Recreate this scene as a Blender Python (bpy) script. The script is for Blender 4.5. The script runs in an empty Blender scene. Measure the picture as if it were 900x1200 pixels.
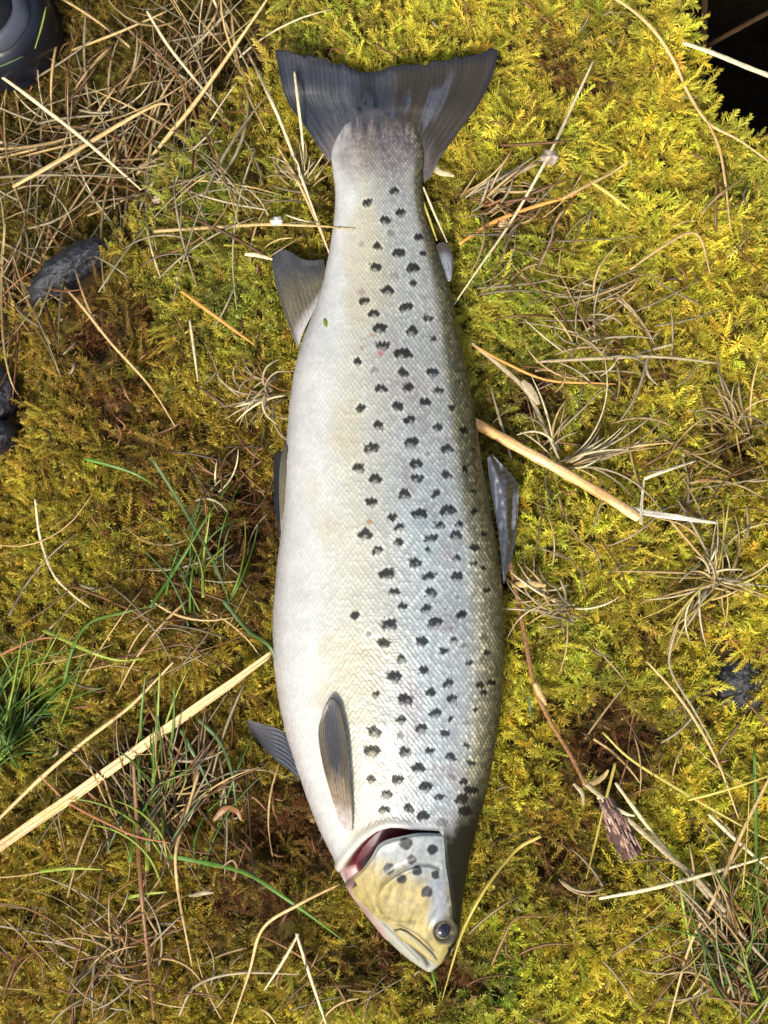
import bpy, math, random
import numpy as np
from mathutils import Vector, Matrix

# ------------------------------------------------------------------ camera, sky, sun, exposure
H = 0.85                       # camera height above the moss, metres; 2000 photo pixels = 1 m at z = 0
S = 2000.0
scene = bpy.context.scene
col = scene.collection
cam_d = bpy.data.cameras.new('camera')
cam_d.sensor_fit = 'VERTICAL'
cam_d.sensor_height = 24.0
cam_d.angle = 2 * math.atan(0.3 / H)
cam_d.clip_start = 0.01
cam_d.clip_end = 100
cam_d.dof.use_dof = True
cam_d.dof.focus_distance = H - 0.03
cam_d.dof.aperture_fstop = cam_d.lens / 3.5
cam = bpy.data.objects.new('camera', cam_d)
cam.location = (0, 0, H)
col.objects.link(cam)
scene.camera = cam

SUN_EL, SUN_AZ = 56.0, 248.0    # elevation; azimuth measured from +X (photo right) towards +Y (photo top)
world = bpy.data.worlds.new('World')
scene.world = world
world.use_nodes = True
wn = world.node_tree.nodes
sky = wn.new('ShaderNodeTexSky')
sky.sky_type = 'NISHITA'
sky.sun_disc = False
sky.dust_density = 4.0
sky.ozone_density = 0.6
sky.sun_elevation = math.radians(SUN_EL)
sky.sun_rotation = math.radians(90 - SUN_AZ)
bg = wn['Background']
bg.inputs['Strength'].default_value = 0.15
world.node_tree.links.new(sky.outputs[0], bg.inputs[0])
sun_d = bpy.data.lights.new('sun', 'SUN')
sun_d.energy = 2.9
sun_d.angle = math.radians(8.0)
sun_d.color = (1.0, 0.95, 0.86)
sun = bpy.data.objects.new('sun', sun_d)
sd = Vector((math.cos(math.radians(SUN_EL)) * math.cos(math.radians(SUN_AZ)),
             math.cos(math.radians(SUN_EL)) * math.sin(math.radians(SUN_AZ)),
             math.sin(math.radians(SUN_EL))))
sun.rotation_euler = sd.to_track_quat('Z', 'Y').to_euler()
col.objects.link(sun)
scene.view_settings.view_transform = 'Standard'
scene.view_settings.look = 'None'
scene.view_settings.exposure = 0.6
scene.cycles.max_bounces = 6
scene.cycles.diffuse_bounces = 3
scene.cycles.glossy_bounces = 2
scene.cycles.transmission_bounces = 3
scene.view_settings.gamma = 1.0

rng = np.random.default_rng(7)
random.seed(7)

# ------------------------------------------------------------------ helpers
def lin(r, g=None, b=None, k=1.0):
    c = np.array([r, g, b], float) / 255.0
    return np.where(c <= 0.04045, c / 12.92, ((c + 0.055) / 1.055) ** 2.4) * k

def sstep(a, b, x):
    t = np.clip((np.asarray(x, float) - a) / (b - a), 0, 1)
    return t * t * (3 - 2 * t)

_ng = np.random.default_rng(99).random((257, 257))
def vnoise(x, y):
    x = np.asarray(x, float); y = np.asarray(y, float)
    xi = np.floor(x); yi = np.floor(y)
    fx = x - xi; fy = y - yi
    fx = fx * fx * (3 - 2 * fx); fy = fy * fy * (3 - 2 * fy)
    xi = xi.astype(int) % 256; yi = yi.astype(int) % 256
    a = _ng[yi, xi]; b = _ng[yi, xi + 1]; c = _ng[yi + 1, xi]; d = _ng[yi + 1, xi + 1]
    return (a * (1 - fx) + b * fx) * (1 - fy) + (c * (1 - fx) + d * fx) * fy

def fbm(x, y, wl, octv=4, off=0.0):
    s = 0; amp = 1; tot = 0; f = 1.0 / wl
    for k in range(octv):
        s = s + amp * vnoise(x * f + 13.7 * k + off, y * f + 7.3 * k + off * 1.7)
        tot += amp; amp *= 0.5; f *= 2.03
    return s / tot - 0.5      # about -0.4 .. 0.4

def hash2(i, j):
    v = np.sin(i * 127.1 + j * 311.7) * 43758.5453
    return v - np.floor(v)

def seg_dist(px, py, pts):
    px = np.asarray(px, float); py = np.asarray(py, float)
    best = np.full(px.shape, 1e9)
    for (x0, y0), (x1, y1) in zip(pts[:-1], pts[1:]):
        dx, dy = x1 - x0, y1 - y0
        t = np.clip(((px - x0) * dx + (py - y0) * dy) / (dx * dx + dy * dy + 1e-9), 0, 1)
        best = np.minimum(best, np.hypot(px - x0 - t * dx, py - y0 - t * dy))
    return best

def inside(px, py, poly):
    px = np.asarray(px, float); py = np.asarray(py, float)
    r = np.zeros(px.shape, bool)
    n = len(poly)
    for i in range(n):
        x0, y0 = poly[i]; x1, y1 = poly[(i + 1) % n]
        if y0 == y1: continue
        c = ((y0 > py) != (y1 > py)) & (px < (x1 - x0) * (py - y0) / (y1 - y0) + x0)
        r ^= c
    return r

def sdf(px, py, poly):
    d = seg_dist(px, py, list(poly) + [poly[0]])
    return np.where(inside(px, py, poly), -d, d)

def W(px, py, z):
    """photo position seen at height z -> world xyz"""
    k = (H - np.asarray(z, float)) / H
    return np.stack(np.broadcast_arrays((np.asarray(px, float) - 450) / S * k, (600 - np.asarray(py, float)) / S * k, z), -1)

def catmull(pts, n):
    p = np.array(pts, float)
    if len(p) == 2:
        t = np.linspace(0, 1, n)[:, None]
        return p[0] * (1 - t) + p[1] * t
    seg = np.r_[0, np.cumsum(np.linalg.norm(np.diff(p[:, :2], axis=0), axis=1) + 1e-9)]
    q = np.vstack([2 * p[0] - p[1], p, 2 * p[-1] - p[-2]])
    u = np.linspace(0, seg[-1], n)
    out = np.zeros((n, p.shape[1]))
    for k, uu in enumerate(u):
        i = min(np.searchsorted(seg, uu, 'right') - 1, len(p) - 2)
        t = (uu - seg[i]) / (seg[i + 1] - seg[i])
        a, b, c, d = q[i], q[i + 1], q[i + 2], q[i + 3]
        out[k] = 0.5 * (2 * b + (c - a) * t + (2 * a - 5 * b + 4 * c - d) * t * t + (3 * b - a - 3 * c + d) * t ** 3)
    return out

def mesh_np(name, verts, quads, mat, parent=None, colors=None, smooth=True, tris=None):
    verts = np.asarray(verts, np.float32).reshape(-1, 3)
    me = bpy.data.meshes.new(name)
    loops = []; starts = []; tots = []
    n = 0
    fl = []
    if quads is not None and len(quads):
        q = np.asarray(quads, np.int32).reshape(-1, 4)
        fl.append(q.ravel()); starts.append(np.arange(len(q)) * 4); tots.append(np.full(len(q), 4)); n = len(q) * 4
    if tris is not None and len(tris):
        t = np.asarray(tris, np.int32).reshape(-1, 3)
        fl.append(t.ravel()); starts.append(n + np.arange(len(t)) * 3); tots.append(np.full(len(t), 3))
    fl = np.concatenate(fl); starts = np.concatenate(starts); tots = np.concatenate(tots)
    me.vertices.add(len(verts)); me.vertices.foreach_set('co', verts.ravel())
    me.loops.add(len(fl)); me.loops.foreach_set('vertex_index', fl.astype(np.int32))
    me.polygons.add(len(starts))
    me.polygons.foreach_set('loop_start', starts.astype(np.int32))
    me.polygons.foreach_set('use_smooth', np.full(len(starts), smooth))
    me.update(calc_edges=True)
    me.validate()
    if colors is not None:
        c = np.ones((len(verts), 4), np.float32); c[:, :3] = np.asarray(colors).reshape(-1, 3)
        a = me.color_attributes.new('Col', 'FLOAT_COLOR', 'POINT')
        a.data.foreach_set('color', c.ravel())
    me.materials.append(mat)
    o = bpy.data.objects.new(name, me)
    col.objects.link(o)
    if parent is not None: o.parent = parent
    return o

def add_float(o, name, arr):
    a = o.data.attributes.new(name, 'FLOAT', 'POINT')
    a.data.foreach_set('value', np.asarray(arr, np.float32).ravel())

def tag(o, label, cat, group=None, kind=None):
    if label: o['label'] = label
    if cat: o['category'] = cat
    if group: o['group'] = group
    if kind: o['kind'] = kind
    return o

def empty(name, loc=(0, 0, 0)):
    o = bpy.data.objects.new(name, None)
    o.location = loc; o.empty_display_size = 0.02
    col.objects.link(o)
    return o

def grid_quads(nr, nc, wrap=False, off=0):
    i = np.arange(nr - 1)[:, None]; j = np.arange(nc if wrap else nc - 1)[None, :]
    j2 = (j + 1) % nc
    return (np.stack(np.broadcast_arrays(i * nc + j, i * nc + j2, (i + 1) * nc + j2, (i + 1) * nc + j), -1).reshape(-1, 4) + off)

# ------------------------------------------------------------------ materials
def mat_new(name):
    m = bpy.data.materials.new(name); m.use_nodes = True
    nt = m.node_tree
    return m, nt, nt.nodes['Principled BSDF']

def mat_col(name, rough=0.5, spec=0.5, coat=0.0, coat_r=0.1, noise=0.15, nscale=300, bump=0.0, transl=0.0, sheen=None):
    """procedural material whose colour comes from the mesh colour layer times fine noise"""
    m, nt, p = mat_new(name)
    at = nt.nodes.new('ShaderNodeAttribute'); at.attribute_name = 'Col'
    no = nt.nodes.new('ShaderNodeTexNoise'); no.inputs['Scale'].default_value = nscale; no.inputs['Detail'].default_value = 4
    tc = nt.nodes.new('ShaderNodeTexCoord'); nt.links.new(tc.outputs['Object'], no.inputs['Vector'])
    mr = nt.nodes.new('ShaderNodeMapRange'); mr.inputs[1].default_value = 0.3; mr.inputs[2].default_value = 0.7
    mr.inputs[3].default_value = 1 - noise; mr.inputs[4].default_value = 1 + noise
    nt.links.new(no.outputs[0], mr.inputs[0])
    mx = nt.nodes.new('ShaderNodeVectorMath'); mx.operation = 'SCALE'
    nt.links.new(at.outputs['Color'], mx.inputs[0]); nt.links.new(mr.outputs[0], mx.inputs['Scale'])
    nt.links.new(mx.outputs[0], p.inputs['Base Color'])
    p.inputs['Roughness'].default_value = rough
    p.inputs['Specular IOR Level'].default_value = spec
    p.inputs['Coat Weight'].default_value = coat
    p.inputs['Coat Roughness'].default_value = coat_r
    if bump:
        b = nt.nodes.new('ShaderNodeBump'); b.inputs['Strength'].default_value = bump; b.inputs['Distance'].default_value = 0.0008 if name != 'dark_stone' else 0.0016
        nt.links.new(no.outputs[0], b.inputs['Height']); nt.links.new(b.outputs[0], p.inputs['Normal'])
    if transl:
        tr = nt.nodes.new('ShaderNodeBsdfTranslucent'); nt.links.new(mx.outputs[0], tr.inputs[0])
        ms = nt.nodes.new('ShaderNodeMixShader'); ms.inputs[0].default_value = transl
        nt.links.new(p.outputs[0], ms.inputs[1]); nt.links.new(tr.outputs[0], ms.inputs[2])
        nt.links.new(ms.outputs[0], nt.nodes['Material Output'].inputs[0])
    return m

def mat_fish():
    m, nt, p = mat_new('fish_skin')
    at = nt.nodes.new('ShaderNodeAttribute'); at.attribute_name = 'Col'
    ar = nt.nodes.new('ShaderNodeAttribute'); ar.attribute_name = 'rough'
    nt.links.new(at.outputs['Color'], p.inputs['Base Color'])
    nt.links.new(ar.outputs['Fac'], p.inputs['Roughness'])
    p.inputs['Specular IOR Level'].default_value = 0.5
    p.inputs['Coat Weight'].default_value = 0.05
    p.inputs['Coat Roughness'].default_value = 0.22
    asp = nt.nodes.new('ShaderNodeAttribute'); asp.attribute_name = 'gloss'
    nt.links.new(asp.outputs['Fac'], p.inputs['Specular IOR Level'])
    am = nt.nodes.new('ShaderNodeAttribute'); am.attribute_name = 'silver'
    nt.links.new(am.outputs['Fac'], p.inputs['Metallic'])
    p.inputs['Subsurface Weight'].default_value = 0.0
    return m

def mat_moss():
    m, nt, p = mat_new('moss_leaves')
    L = nt.links
    ti = nt.nodes.new('ShaderNodeAttribute'); ti.attribute_type = 'INSTANCER'; ti.attribute_name = 'tint'
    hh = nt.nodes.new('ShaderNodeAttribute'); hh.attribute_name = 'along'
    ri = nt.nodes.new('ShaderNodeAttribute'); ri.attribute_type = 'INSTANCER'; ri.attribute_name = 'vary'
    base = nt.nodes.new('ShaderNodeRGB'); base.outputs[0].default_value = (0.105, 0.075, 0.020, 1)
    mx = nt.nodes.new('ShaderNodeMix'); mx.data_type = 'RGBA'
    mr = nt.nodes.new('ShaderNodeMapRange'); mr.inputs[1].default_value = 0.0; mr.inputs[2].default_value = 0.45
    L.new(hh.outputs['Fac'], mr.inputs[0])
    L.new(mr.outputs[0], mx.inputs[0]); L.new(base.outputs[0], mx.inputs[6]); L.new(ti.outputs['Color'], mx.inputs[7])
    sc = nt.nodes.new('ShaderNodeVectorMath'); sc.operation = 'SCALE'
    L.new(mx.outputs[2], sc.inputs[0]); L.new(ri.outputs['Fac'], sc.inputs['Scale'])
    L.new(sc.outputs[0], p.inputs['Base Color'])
    p.inputs['Roughness'].default_value = 0.45
    p.inputs['Specular IOR Level'].default_value = 0.35
    tr = nt.nodes.new('ShaderNodeBsdfTranslucent'); L.new(sc.outputs[0], tr.inputs[0])
    ms = nt.nodes.new('ShaderNodeMixShader'); ms.inputs[0].default_value = 0.38
    L.new(p.outputs[0], ms.inputs[1]); L.new(tr.outputs[0], ms.inputs[2])
    L.new(ms.outputs[0], nt.nodes['Material Output'].inputs[0])
    return m

M_SKIN = mat_fish()
M_FIN = mat_col('fin_membrane', rough=0.35, spec=0.5, coat=0.3, coat_r=0.15, noise=0.22, nscale=500, transl=0.12)
M_EYE = mat_col('wet_eye', rough=0.2, spec=0.5, coat=0.25, coat_r=0.03, noise=0.1, nscale=900)
M_MOSS = mat_moss()
M_SOIL = mat_col('peaty_soil', rough=0.85, spec=0.2, noise=0.45, nscale=220, bump=0.8)
M_STRAW = mat_col('dry_straw', rough=0.42, spec=0.4, noise=0.22, nscale=420, transl=0.12)
M_GRASS = mat_col('green_grass', rough=0.4, spec=0.45, noise=0.15, nscale=300, transl=0.3)
M_STONE = mat_col('dark_stone', rough=0.5, spec=0.5, noise=0.6, nscale=420, bump=1.0)
M_BARK = mat_col('bark', rough=0.7, spec=0.3, noise=0.4, nscale=600, bump=0.7)
M_RUBBER = mat_col('boot_rubber', rough=0.33, spec=0.5, noise=0.12, nscale=120, bump=0.06)
M_CLOTH = mat_col('boot_fabric', rough=0.8, spec=0.3, noise=0.6, nscale=1500, bump=1.0)

# ------------------------------------------------------------------ fish outline (photo pixels)
OUT = np.array([  # y, left (belly), right (back)
 (126, 443, 449), (129, 435, 457), (134, 424, 468), (140, 413, 478), (147, 404, 486), (155, 398, 491), (165, 393, 494), (180, 387, 497), (200, 390, 495), (220, 393, 494), (240, 393, 497), (260, 391, 502),
 (280, 388, 508), (300, 385, 514), (320, 381, 521), (340, 376, 527), (360, 370, 532), (380, 362, 536), (400, 354, 540),
 (420, 348, 544), (440, 344, 548), (460, 341, 552), (480, 339, 555), (500, 337, 558), (540, 334, 564), (580, 333, 571),
 (620, 330, 578), (660, 325, 585), (700, 321, 589), (740, 319.5, 590.5), (780, 321, 590), (820, 326, 587), (860, 335, 582),
 (900, 348, 575), (940, 361, 566), (970, 373, 559), (1000, 388, 552), (1012, 394, 549), (1022, 398, 547), (1035, 404, 545), (1050, 413, 543),
 (1065, 424, 541), (1080, 436, 540), (1095, 448, 538), (1108, 460, 534), (1118, 471, 528), (1126, 481, 521), (1132, 490, 514), (1136, 496, 509), (1139, 501, 505)], float)
TH = np.array([  # y, half thickness (m), centre height (m)
 (126, .0002, .0156), (145, .0006, .0157), (158, .0016, .0160), (175, .0045, .0165), (200, .0085, .0175), (240, .0115, .019), (320, .0165, .0215), (420, .0245, .0255), (520, .0300, .0285), (620, .0340, .0305),
 (740, .0360, .0315), (850, .0345, .031), (930, .031, .0295), (1000, .0265, .0275), (1060, .0205, .025), (1100, .0145, .023), (1125, .0085, .0215), (1139, .0015, .0205)])
def smooth_interp(y, ys, vs):
    # monotone-ish smooth interpolation: linear then small box blur
    yy = np.asarray(y, float)
    return sum(np.interp(yy + d, ys, vs) for d in (-8, -4, 0, 4, 8)) / 5.0
def edgeL(y): return np.where((np.asarray(y) > 1128) | (np.asarray(y) < 150), np.interp(y, OUT[:, 0], OUT[:, 1]), smooth_interp(y, OUT[:, 0], OUT[:, 1]))
def edgeR(y): return np.where((np.asarray(y) > 1128) | (np.asarray(y) < 150), np.interp(y, OUT[:, 0], OUT[:, 2]), smooth_interp(y, OUT[:, 0], OUT[:, 2]))
def thick(y): return np.interp(y, TH[:, 0], TH[:, 1])
def zcen(y): return np.interp(y, TH[:, 0], TH[:, 2])
def sexp(y): return np.interp(y, [150, 500, 950, 1010, 1139], [2.0, 2.15, 2.2, 2.5, 2.4])
def fish_tau(px, py):
    l, r = edgeL(py), edgeR(py)
    t = (px - (l + r) / 2) / ((r - l) / 2)
    return np.where((py < 126) | (py > 1139), 9.0, t)
def fish_z(px, py, side=1):
    t = np.clip(np.abs(fish_tau(px, py)), 0, 1)
    n = sexp(py)
    return zcen(py) + side * thick(py) * (1 - t ** n) ** (1 / n)

# ------------------------------------------------------------------ terrain: the mossy boulder and the ground round it
HOLE = [(806, -90), (806, 0), (818, 40), (826, 85), (842, 118), (868, 140), (905, 158), (960, 190), (1060, 230), (1300, 260), (1500, 100), (1450, -300), (1200, -500), (880, -420), (806, -250)]
HOLLOW_LINE = [(345, -120), (322, 40), (275, 115), (225, 180), (185, 245), (135, 285), (70, 300), (30, 335), (-10, 380), (-150, 450)]
HOLLOW = HOLLOW_LINE + [(-400, 380), (-400, -400), (345, -400)]
PITS = [(2, 462, 13, 20, .045), (3, 506, 9, 12, .04), (880, 800, 26, 30, .05), (560, 240, 9, 10, .02), (672, 600, 12, 9, .02), (722, 880, 26, 22, .012), (655, 1010, 30, 25, .010),
        (292, 590, 30, 60, .012), (880, 520, 22, 30, .02), (95, 395, 34, 26, .012), (330, 985, 40, 30, .012), (500, 1160, 40, 22, .012), (715, 235, 14, 10, .012), (610, 470, 26, 12, .010), (150, 940, 60, 40, .016), (20, 850, 40, 60, .03), (890, 1120, 40, 60, .02)]
def moss_top(px, py):
    """height of the moss surface above z=0 at ground position given in photo pixels (z=0 plane)"""
    px = np.asarray(px, float); py = np.asarray(py, float)
    dx, dy = (px - 470) / 900.0, (py - 600) / 1200.0
    z = -0.045 * (dx * dx) - 0.035 * dy * dy
    z = z - 0.035 * sstep(330, -150, px)
    z = z + 0.030 * fbm(px, py, 110, 2, 3.1) + 0.016 * fbm(px, py, 34, 2, 8.0)
    dh = sdf(px, py, HOLLOW)
    z = z - 0.050 * sstep(18, -60, dh)
    for cx, cy, rx, ry, d in PITS:
        q = np.hypot((px - cx) / rx, (py - cy) / ry)
        z = z - d * sstep(1.25, 0.5, q)
    hd = sdf(px, py, HOLE)
    z = z - 0.60 * sstep(6, -80, hd)  # hole shaped deep and wide, its far side unseen, to lie in shade
    return z
def soil_z(px, py):
    z = moss_top(px, py) - 0.009
    t = fish_tau(px, py)
    fb = fish_z(px, py, -1) - 0.004
    return np.where(np.abs(t) <= 1.0, np.minimum(z, fb), z)

def surf(px, py, lift=0.0):
    """world point on the moss top as seen at photo pixel (px,py)"""
    z = moss_top(px, py)
    for _ in range(3):
        k = (H - z) / H
        z = moss_top(450 + (px - 450) * k, 600 + (py - 600) * k)
    return W(px, py, z + lift)

ax = np.r_[-9000, -5000, -2500, -1400, -900, -600, np.arange(-420, 1321, 6.0), 1500, 1800, 2400, 3500, 6000, 10000]
ay = np.r_[-9000, -5000, -2500, -1400, -900, -600, np.arange(-380, 1601, 6.0), 1800, 2200, 3000, 4500, 7000, 11000]
gx, gy = np.meshgrid(ax, ay)
gz = soil_z(gx, gy)
far = np.maximum(np.abs(gx - 450) / 900, np.abs(gy - 600) / 1200)
gz = np.where(far > 1.2, np.minimum(gz, -0.05) * 0 - 0.07 + 0.03 * fbm(gx, gy, 400, 3), gz)
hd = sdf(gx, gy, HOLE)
hole_shade = sstep(10, -12, hd)[..., None]
n1 = fbm(gx, gy, 30, 3)[..., None]
ccol = lin(62, 44, 20) * (1 + 0.9 * n1) * 0.7
mossy = sstep(-0.1, 0.15, fbm(gx, gy, 60, 3, 5))[..., None]
ccol = ccol * (1 - 0.55 * mossy) + lin(92, 84, 20) * 0.55 * mossy
ccol = ccol * (1 - hole_shade) + np.array([0.010, 0.008, 0.006]) * hole_shade  # near-black in the hole paints its shade into the soil colour
gv = np.stack([(gx - 450) / S, (600 - gy) / S, gz], -1)
ground = mesh_np('ground', gv, grid_quads(len(ay), len(ax))[:, ::-1], M_SOIL, colors=np.clip(ccol, 0.003, 1))
ground['kind'] = 'structure'

# ------------------------------------------------------------------ moss: bristly shoots scattered over the boulder
def shoot(seed, L=0.012, n=40, leaf=0.0030, lw=0.00042, bend=0.5, spread=1.0):
    r = random.Random(seed)
    vs = []; fs = []; al = []
    def axis(t):
        return Vector((bend * L * t * t, 0.12 * L * math.sin(3 * t + seed), L * t * (1 - 0.18 * bend * t)))
    # stem
    rings = 4
    for k in range(rings):
        t = k / (rings - 1) * 0.95; c = axis(t); rad = 0.0004 * (1 - 0.6 * t)
        for j in range(3):
            a = j * 2.094
            vs.append(c + Vector((rad * math.cos(a), rad * math.sin(a), 0))); al.append(t * 0.6)
    for k in range(rings - 1):
        for j in range(3):
            fs.append((k * 3 + j, k * 3 + (j + 1) % 3, (k + 1) * 3 + (j + 1) % 3, (k + 1) * 3 + j))
    for i in range(n):
        t = 0.12 + 0.88 * (i / (n - 1)) ** 0.85
        c = axis(t); tan = (axis(min(t + .05, 1.05)) - axis(t - .05)).normalized()
        a = i * 2.39996 + r.uniform(-.3, .3)
        s1 = tan.orthogonal().normalized(); s2 = tan.cross(s1)
        rad = s1 * math.cos(a) + s2 * math.sin(a)
        op = (1.15 - 0.75 * t) * spread + r.uniform(-.15, .15)
        d = (tan * math.cos(op) + rad * math.sin(op)).normalized()
        l = leaf * (0.75 + 0.5 * math.sin(math.pi * min(1, t * 0.9 + .1))) * r.uniform(.75, 1.2)
        side = d.cross(rad).normalized() if abs(d.dot(rad)) < .98 else s2
        w = lw * r.uniform(.8, 1.3)
        mid = c + d * l * 0.45 + tan * l * 0.05
        tip = c + d * l + (rad * 0.22 - tan * 0.05) * l * spread
        b = len(vs)
        vs += [c, mid + side * w, tip, mid - side * w]
        al += [t * 0.8, t * 0.9 + .08, t + .15, t * 0.9 + .08]
        fs.append((b, b + 1, b + 2, b + 3))
    return vs, fs, al
protos = bpy.data.collections.new('moss_shoot_shapes')
specs = [(1, .0125, 40, .0030, .00052, .35, 1.0), (2, .0120, 38, .0028, .00054, .75, 0.95), (3, .0135, 42, .0026, .00050, .95, 0.8), (4, .0105, 36, .0033, .00052, .2, 1.15),
         (5, .0130, 40, .0029, .00056, 1.1, 0.85), (6, .0110, 34, .0036, .00050, .5, 1.2)]
for s in specs:
    vs, fs, al = shoot(*s)
    me = bpy.data.meshes.new('moss_shoot'); me.from_pydata([tuple(v) for v in vs], [], fs)
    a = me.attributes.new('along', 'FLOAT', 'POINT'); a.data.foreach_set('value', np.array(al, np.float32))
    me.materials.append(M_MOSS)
    protos.objects.link(bpy.data.objects.new('moss_shoot', me))

step = 5.7
jx, jy = np.meshgrid(np.arange(-230, 1131, step), np.arange(-230, 1431, step))
mx_ = (jx + rng.uniform(-.75, .75, jx.shape) * step).ravel(); my_ = (jy + rng.uniform(-.75, .75, jx.shape) * step).ravel()
# brown / green / gold patches of the moss itself: x, y, radius, amount
BROWN = [(95, 395, 60, .9), (300, 610, 70, .9), (60, 20, 60, .3), (240, 20, 70, .6), (720, 885, 60, .95), (655, 1015, 60, .8), (330, 985, 70, .95), (880, 520, 45, .9), (130, 470, 60, .45), (290, 1080, 70, .5),
         (620, 240, 40, .5), (610, 460, 50, .6), (760, 350, 50, .35), (800, 700, 60, .35), (40, 340, 50, .6), (220, 700, 60, .5), (700, 60, 60, .35), (520, 1165, 50, .5), (190, 900, 80, .7), (440, 1120, 50, .7), (585, 1040, 40, .5), (660, 50, 40, .5),
         (180, 480, 40, .4), (260, 500, 60, .4), (850, 1130, 60, .5), (720, 480, 50, .4)]
GREEN = [(250, 230, 80, .8), (280, 340, 70, .7), (200, 330, 60, .5), (600, 330, 70, .75), (630, 420, 50, .6), (700, 250, 60, .4), (590, 1160, 70, .9), (650, 620, 50, .35), (360, 30, 60, .5), (680, 760, 50, .4), (870, 210, 50, .6), (20, 840, 70, .9), (560, 460, 30, .6), (400, 1160, 50, .3), (880, 1100, 60, .6), (620, 480, 60, .4)]
GOLD = [(760, 110, 110, .9), (830, 330, 90, .9), (820, 250, 60, .5), (840, 780, 70, .9), (60, 640, 90, .8), (90, 530, 70, .6), (800, 950, 80, .6), (700, 660, 60, .4), (640, 930, 70, .5), (690, 1120, 90, .7), (860, 620, 60, .5), (600, 860, 60, .5), (150, 1130, 70, .4), (690, 300, 70, .5), (180, 620, 50, .4), (130, 450, 70, .4)]
def blobs(L_, x, y):
    s = np.zeros(np.shape(x))
    for cx, cy, r, a in L_:
        s = np.maximum(s, a * np.exp(-((x - cx) ** 2 + (y - cy) ** 2) / (r * r)))
    return s
nb = fbm(mx_, my_, 42, 3, 21.0); nb2 = fbm(mx_, my_, 20, 2, 31.0)
brown = np.clip(blobs(BROWN, mx_, my_) * (1.35 + 2.2 * nb) + np.maximum(0, nb - 0.08) * 1.9 * sstep(900, 200, mx_ - 0.2 * my_) + np.maximum(0, nb2 - .08) * 2.2 + np.maximum(0, nb - .12) * 1.6, 0, 1)
green = np.clip(blobs(GREEN, mx_, my_) * (1 + nb2 * 2), 0, 1)
gold = np.clip(blobs(GOLD, mx_, my_) * (1 + nb * 2), 0, 1)
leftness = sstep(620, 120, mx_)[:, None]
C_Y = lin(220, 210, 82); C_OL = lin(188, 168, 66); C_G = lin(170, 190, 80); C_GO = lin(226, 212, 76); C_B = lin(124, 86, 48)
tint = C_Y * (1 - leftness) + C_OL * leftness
tint = tint * (1 - green[:, None]) + C_G * green[:, None] * (1 - .25 * leftness)
tint = tint * (1 - gold[:, None]) + C_GO * gold[:, None] * (1 - .3 * leftness)
tint = tint * (1 - brown[:, None]) + C_B * brown[:, None]
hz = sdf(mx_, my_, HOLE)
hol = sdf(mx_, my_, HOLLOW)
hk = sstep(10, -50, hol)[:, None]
tint = tint * (1 - .75 * hk) + lin(112, 98, 44) * .75 * hk      # tint darkened under the dry grass, painting in the hollow's shade
tau = fish_tau(mx_, my_)
STONES_PX = [(74, 316, 50, 22, -28), (862, 800, 36, 50, 10)]
ok = (np.abs(tau) > 0.86) & (hz > 1.0)
ok &= ~((hol < -30) & (rng.random(len(mx_)) < 0.45))
ok &= ~((brown > 0.55) & (rng.random(len(mx_)) < 0.30))
for cx, cy, rx, ry, rot in STONES_PX:
    a = math.radians(rot); ux = (mx_ - cx) * math.cos(a) + (my_ - cy) * math.sin(a); uy = -(mx_ - cx) * math.sin(a) + (my_ - cy) * math.cos(a)
    ok &= np.hypot(ux / rx, uy / ry) > 0.95
for cx, cy, rx, ry, d in PITS[:4]:
    ok &= np.hypot((mx_ - cx) / rx, (my_ - cy) / ry) > 0.9
mx_, my_, tint, brown, hol, hz, nb = mx_[ok], my_[ok], tint[ok], brown[ok], hol[ok], hz[ok], nb[ok]
N = len(mx_)
mz = soil_z(mx_, my_) - 0.001
# lean: downhill plus a coherent swirl plus scatter
e = 8.0
sx = (moss_top(mx_ + e, my_) - moss_top(mx_ - e, my_)) / (2 * e / S); sy = -(moss_top(mx_, my_ + e) - moss_top(mx_, my_ - e)) / (2 * e / S)
swirl = fbm(mx_, my_, 70, 2, 50.0) * 14
lx = np.cos(swirl) * 0.45 - np.clip(sx, -1.5, 1.5) * 0.6 + rng.normal(0, .45, N); ly = np.sin(swirl) * 0.45 - np.clip(sy, -1.5, 1.5) * 0.6 + rng.normal(0, .45, N)
tilt = np.clip(np.hypot(lx, ly) * 0.75, 0, 1.25); az = np.arctan2(ly, lx)
# euler: roll about own axis, tilt about Y, then azimuth about Z
rot = np.stack([np.zeros(N), tilt, az], -1)
scl = rng.uniform(.6, 1.3, N) * (1 - 0.25 * brown)
pm = bpy.data.meshes.new('moss')
pm.vertices.add(N)
pm.vertices.foreach_set('co', np.stack([(mx_ - 450) / S, (600 - my_) / S, mz], -1).astype(np.float32).ravel())
a = pm.attributes.new('rot', 'FLOAT_VECTOR', 'POINT'); a.data.foreach_set('vector', rot.astype(np.float32).ravel())
a = pm.attributes.new('scl', 'FLOAT', 'POINT'); a.data.foreach_set('value', scl.astype(np.float32))
a = pm.attributes.new('vary', 'FLOAT', 'POINT'); a.data.foreach_set('value', (rng.uniform(.6, 1.3, N)).astype(np.float32))
a = pm.attributes.new('idx', 'INT', 'POINT'); a.data.foreach_set('value', rng.integers(0, len(specs), N).astype(np.int32))
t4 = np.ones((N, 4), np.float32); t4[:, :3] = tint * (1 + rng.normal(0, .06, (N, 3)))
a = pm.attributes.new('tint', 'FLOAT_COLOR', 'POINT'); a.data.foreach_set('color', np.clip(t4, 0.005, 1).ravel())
moss = bpy.data.objects.new('moss', pm); col.objects.link(moss)
moss['kind'] = 'stuff'
tag(moss, 'yellow-green bristly moss covering the boulder around the trout', 'moss')
ng = bpy.data.node_groups.new('moss_scatter', 'GeometryNodeTree')
ng.interface.new_socket('Geometry', in_out='INPUT', socket_type='NodeSocketGeometry')
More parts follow.
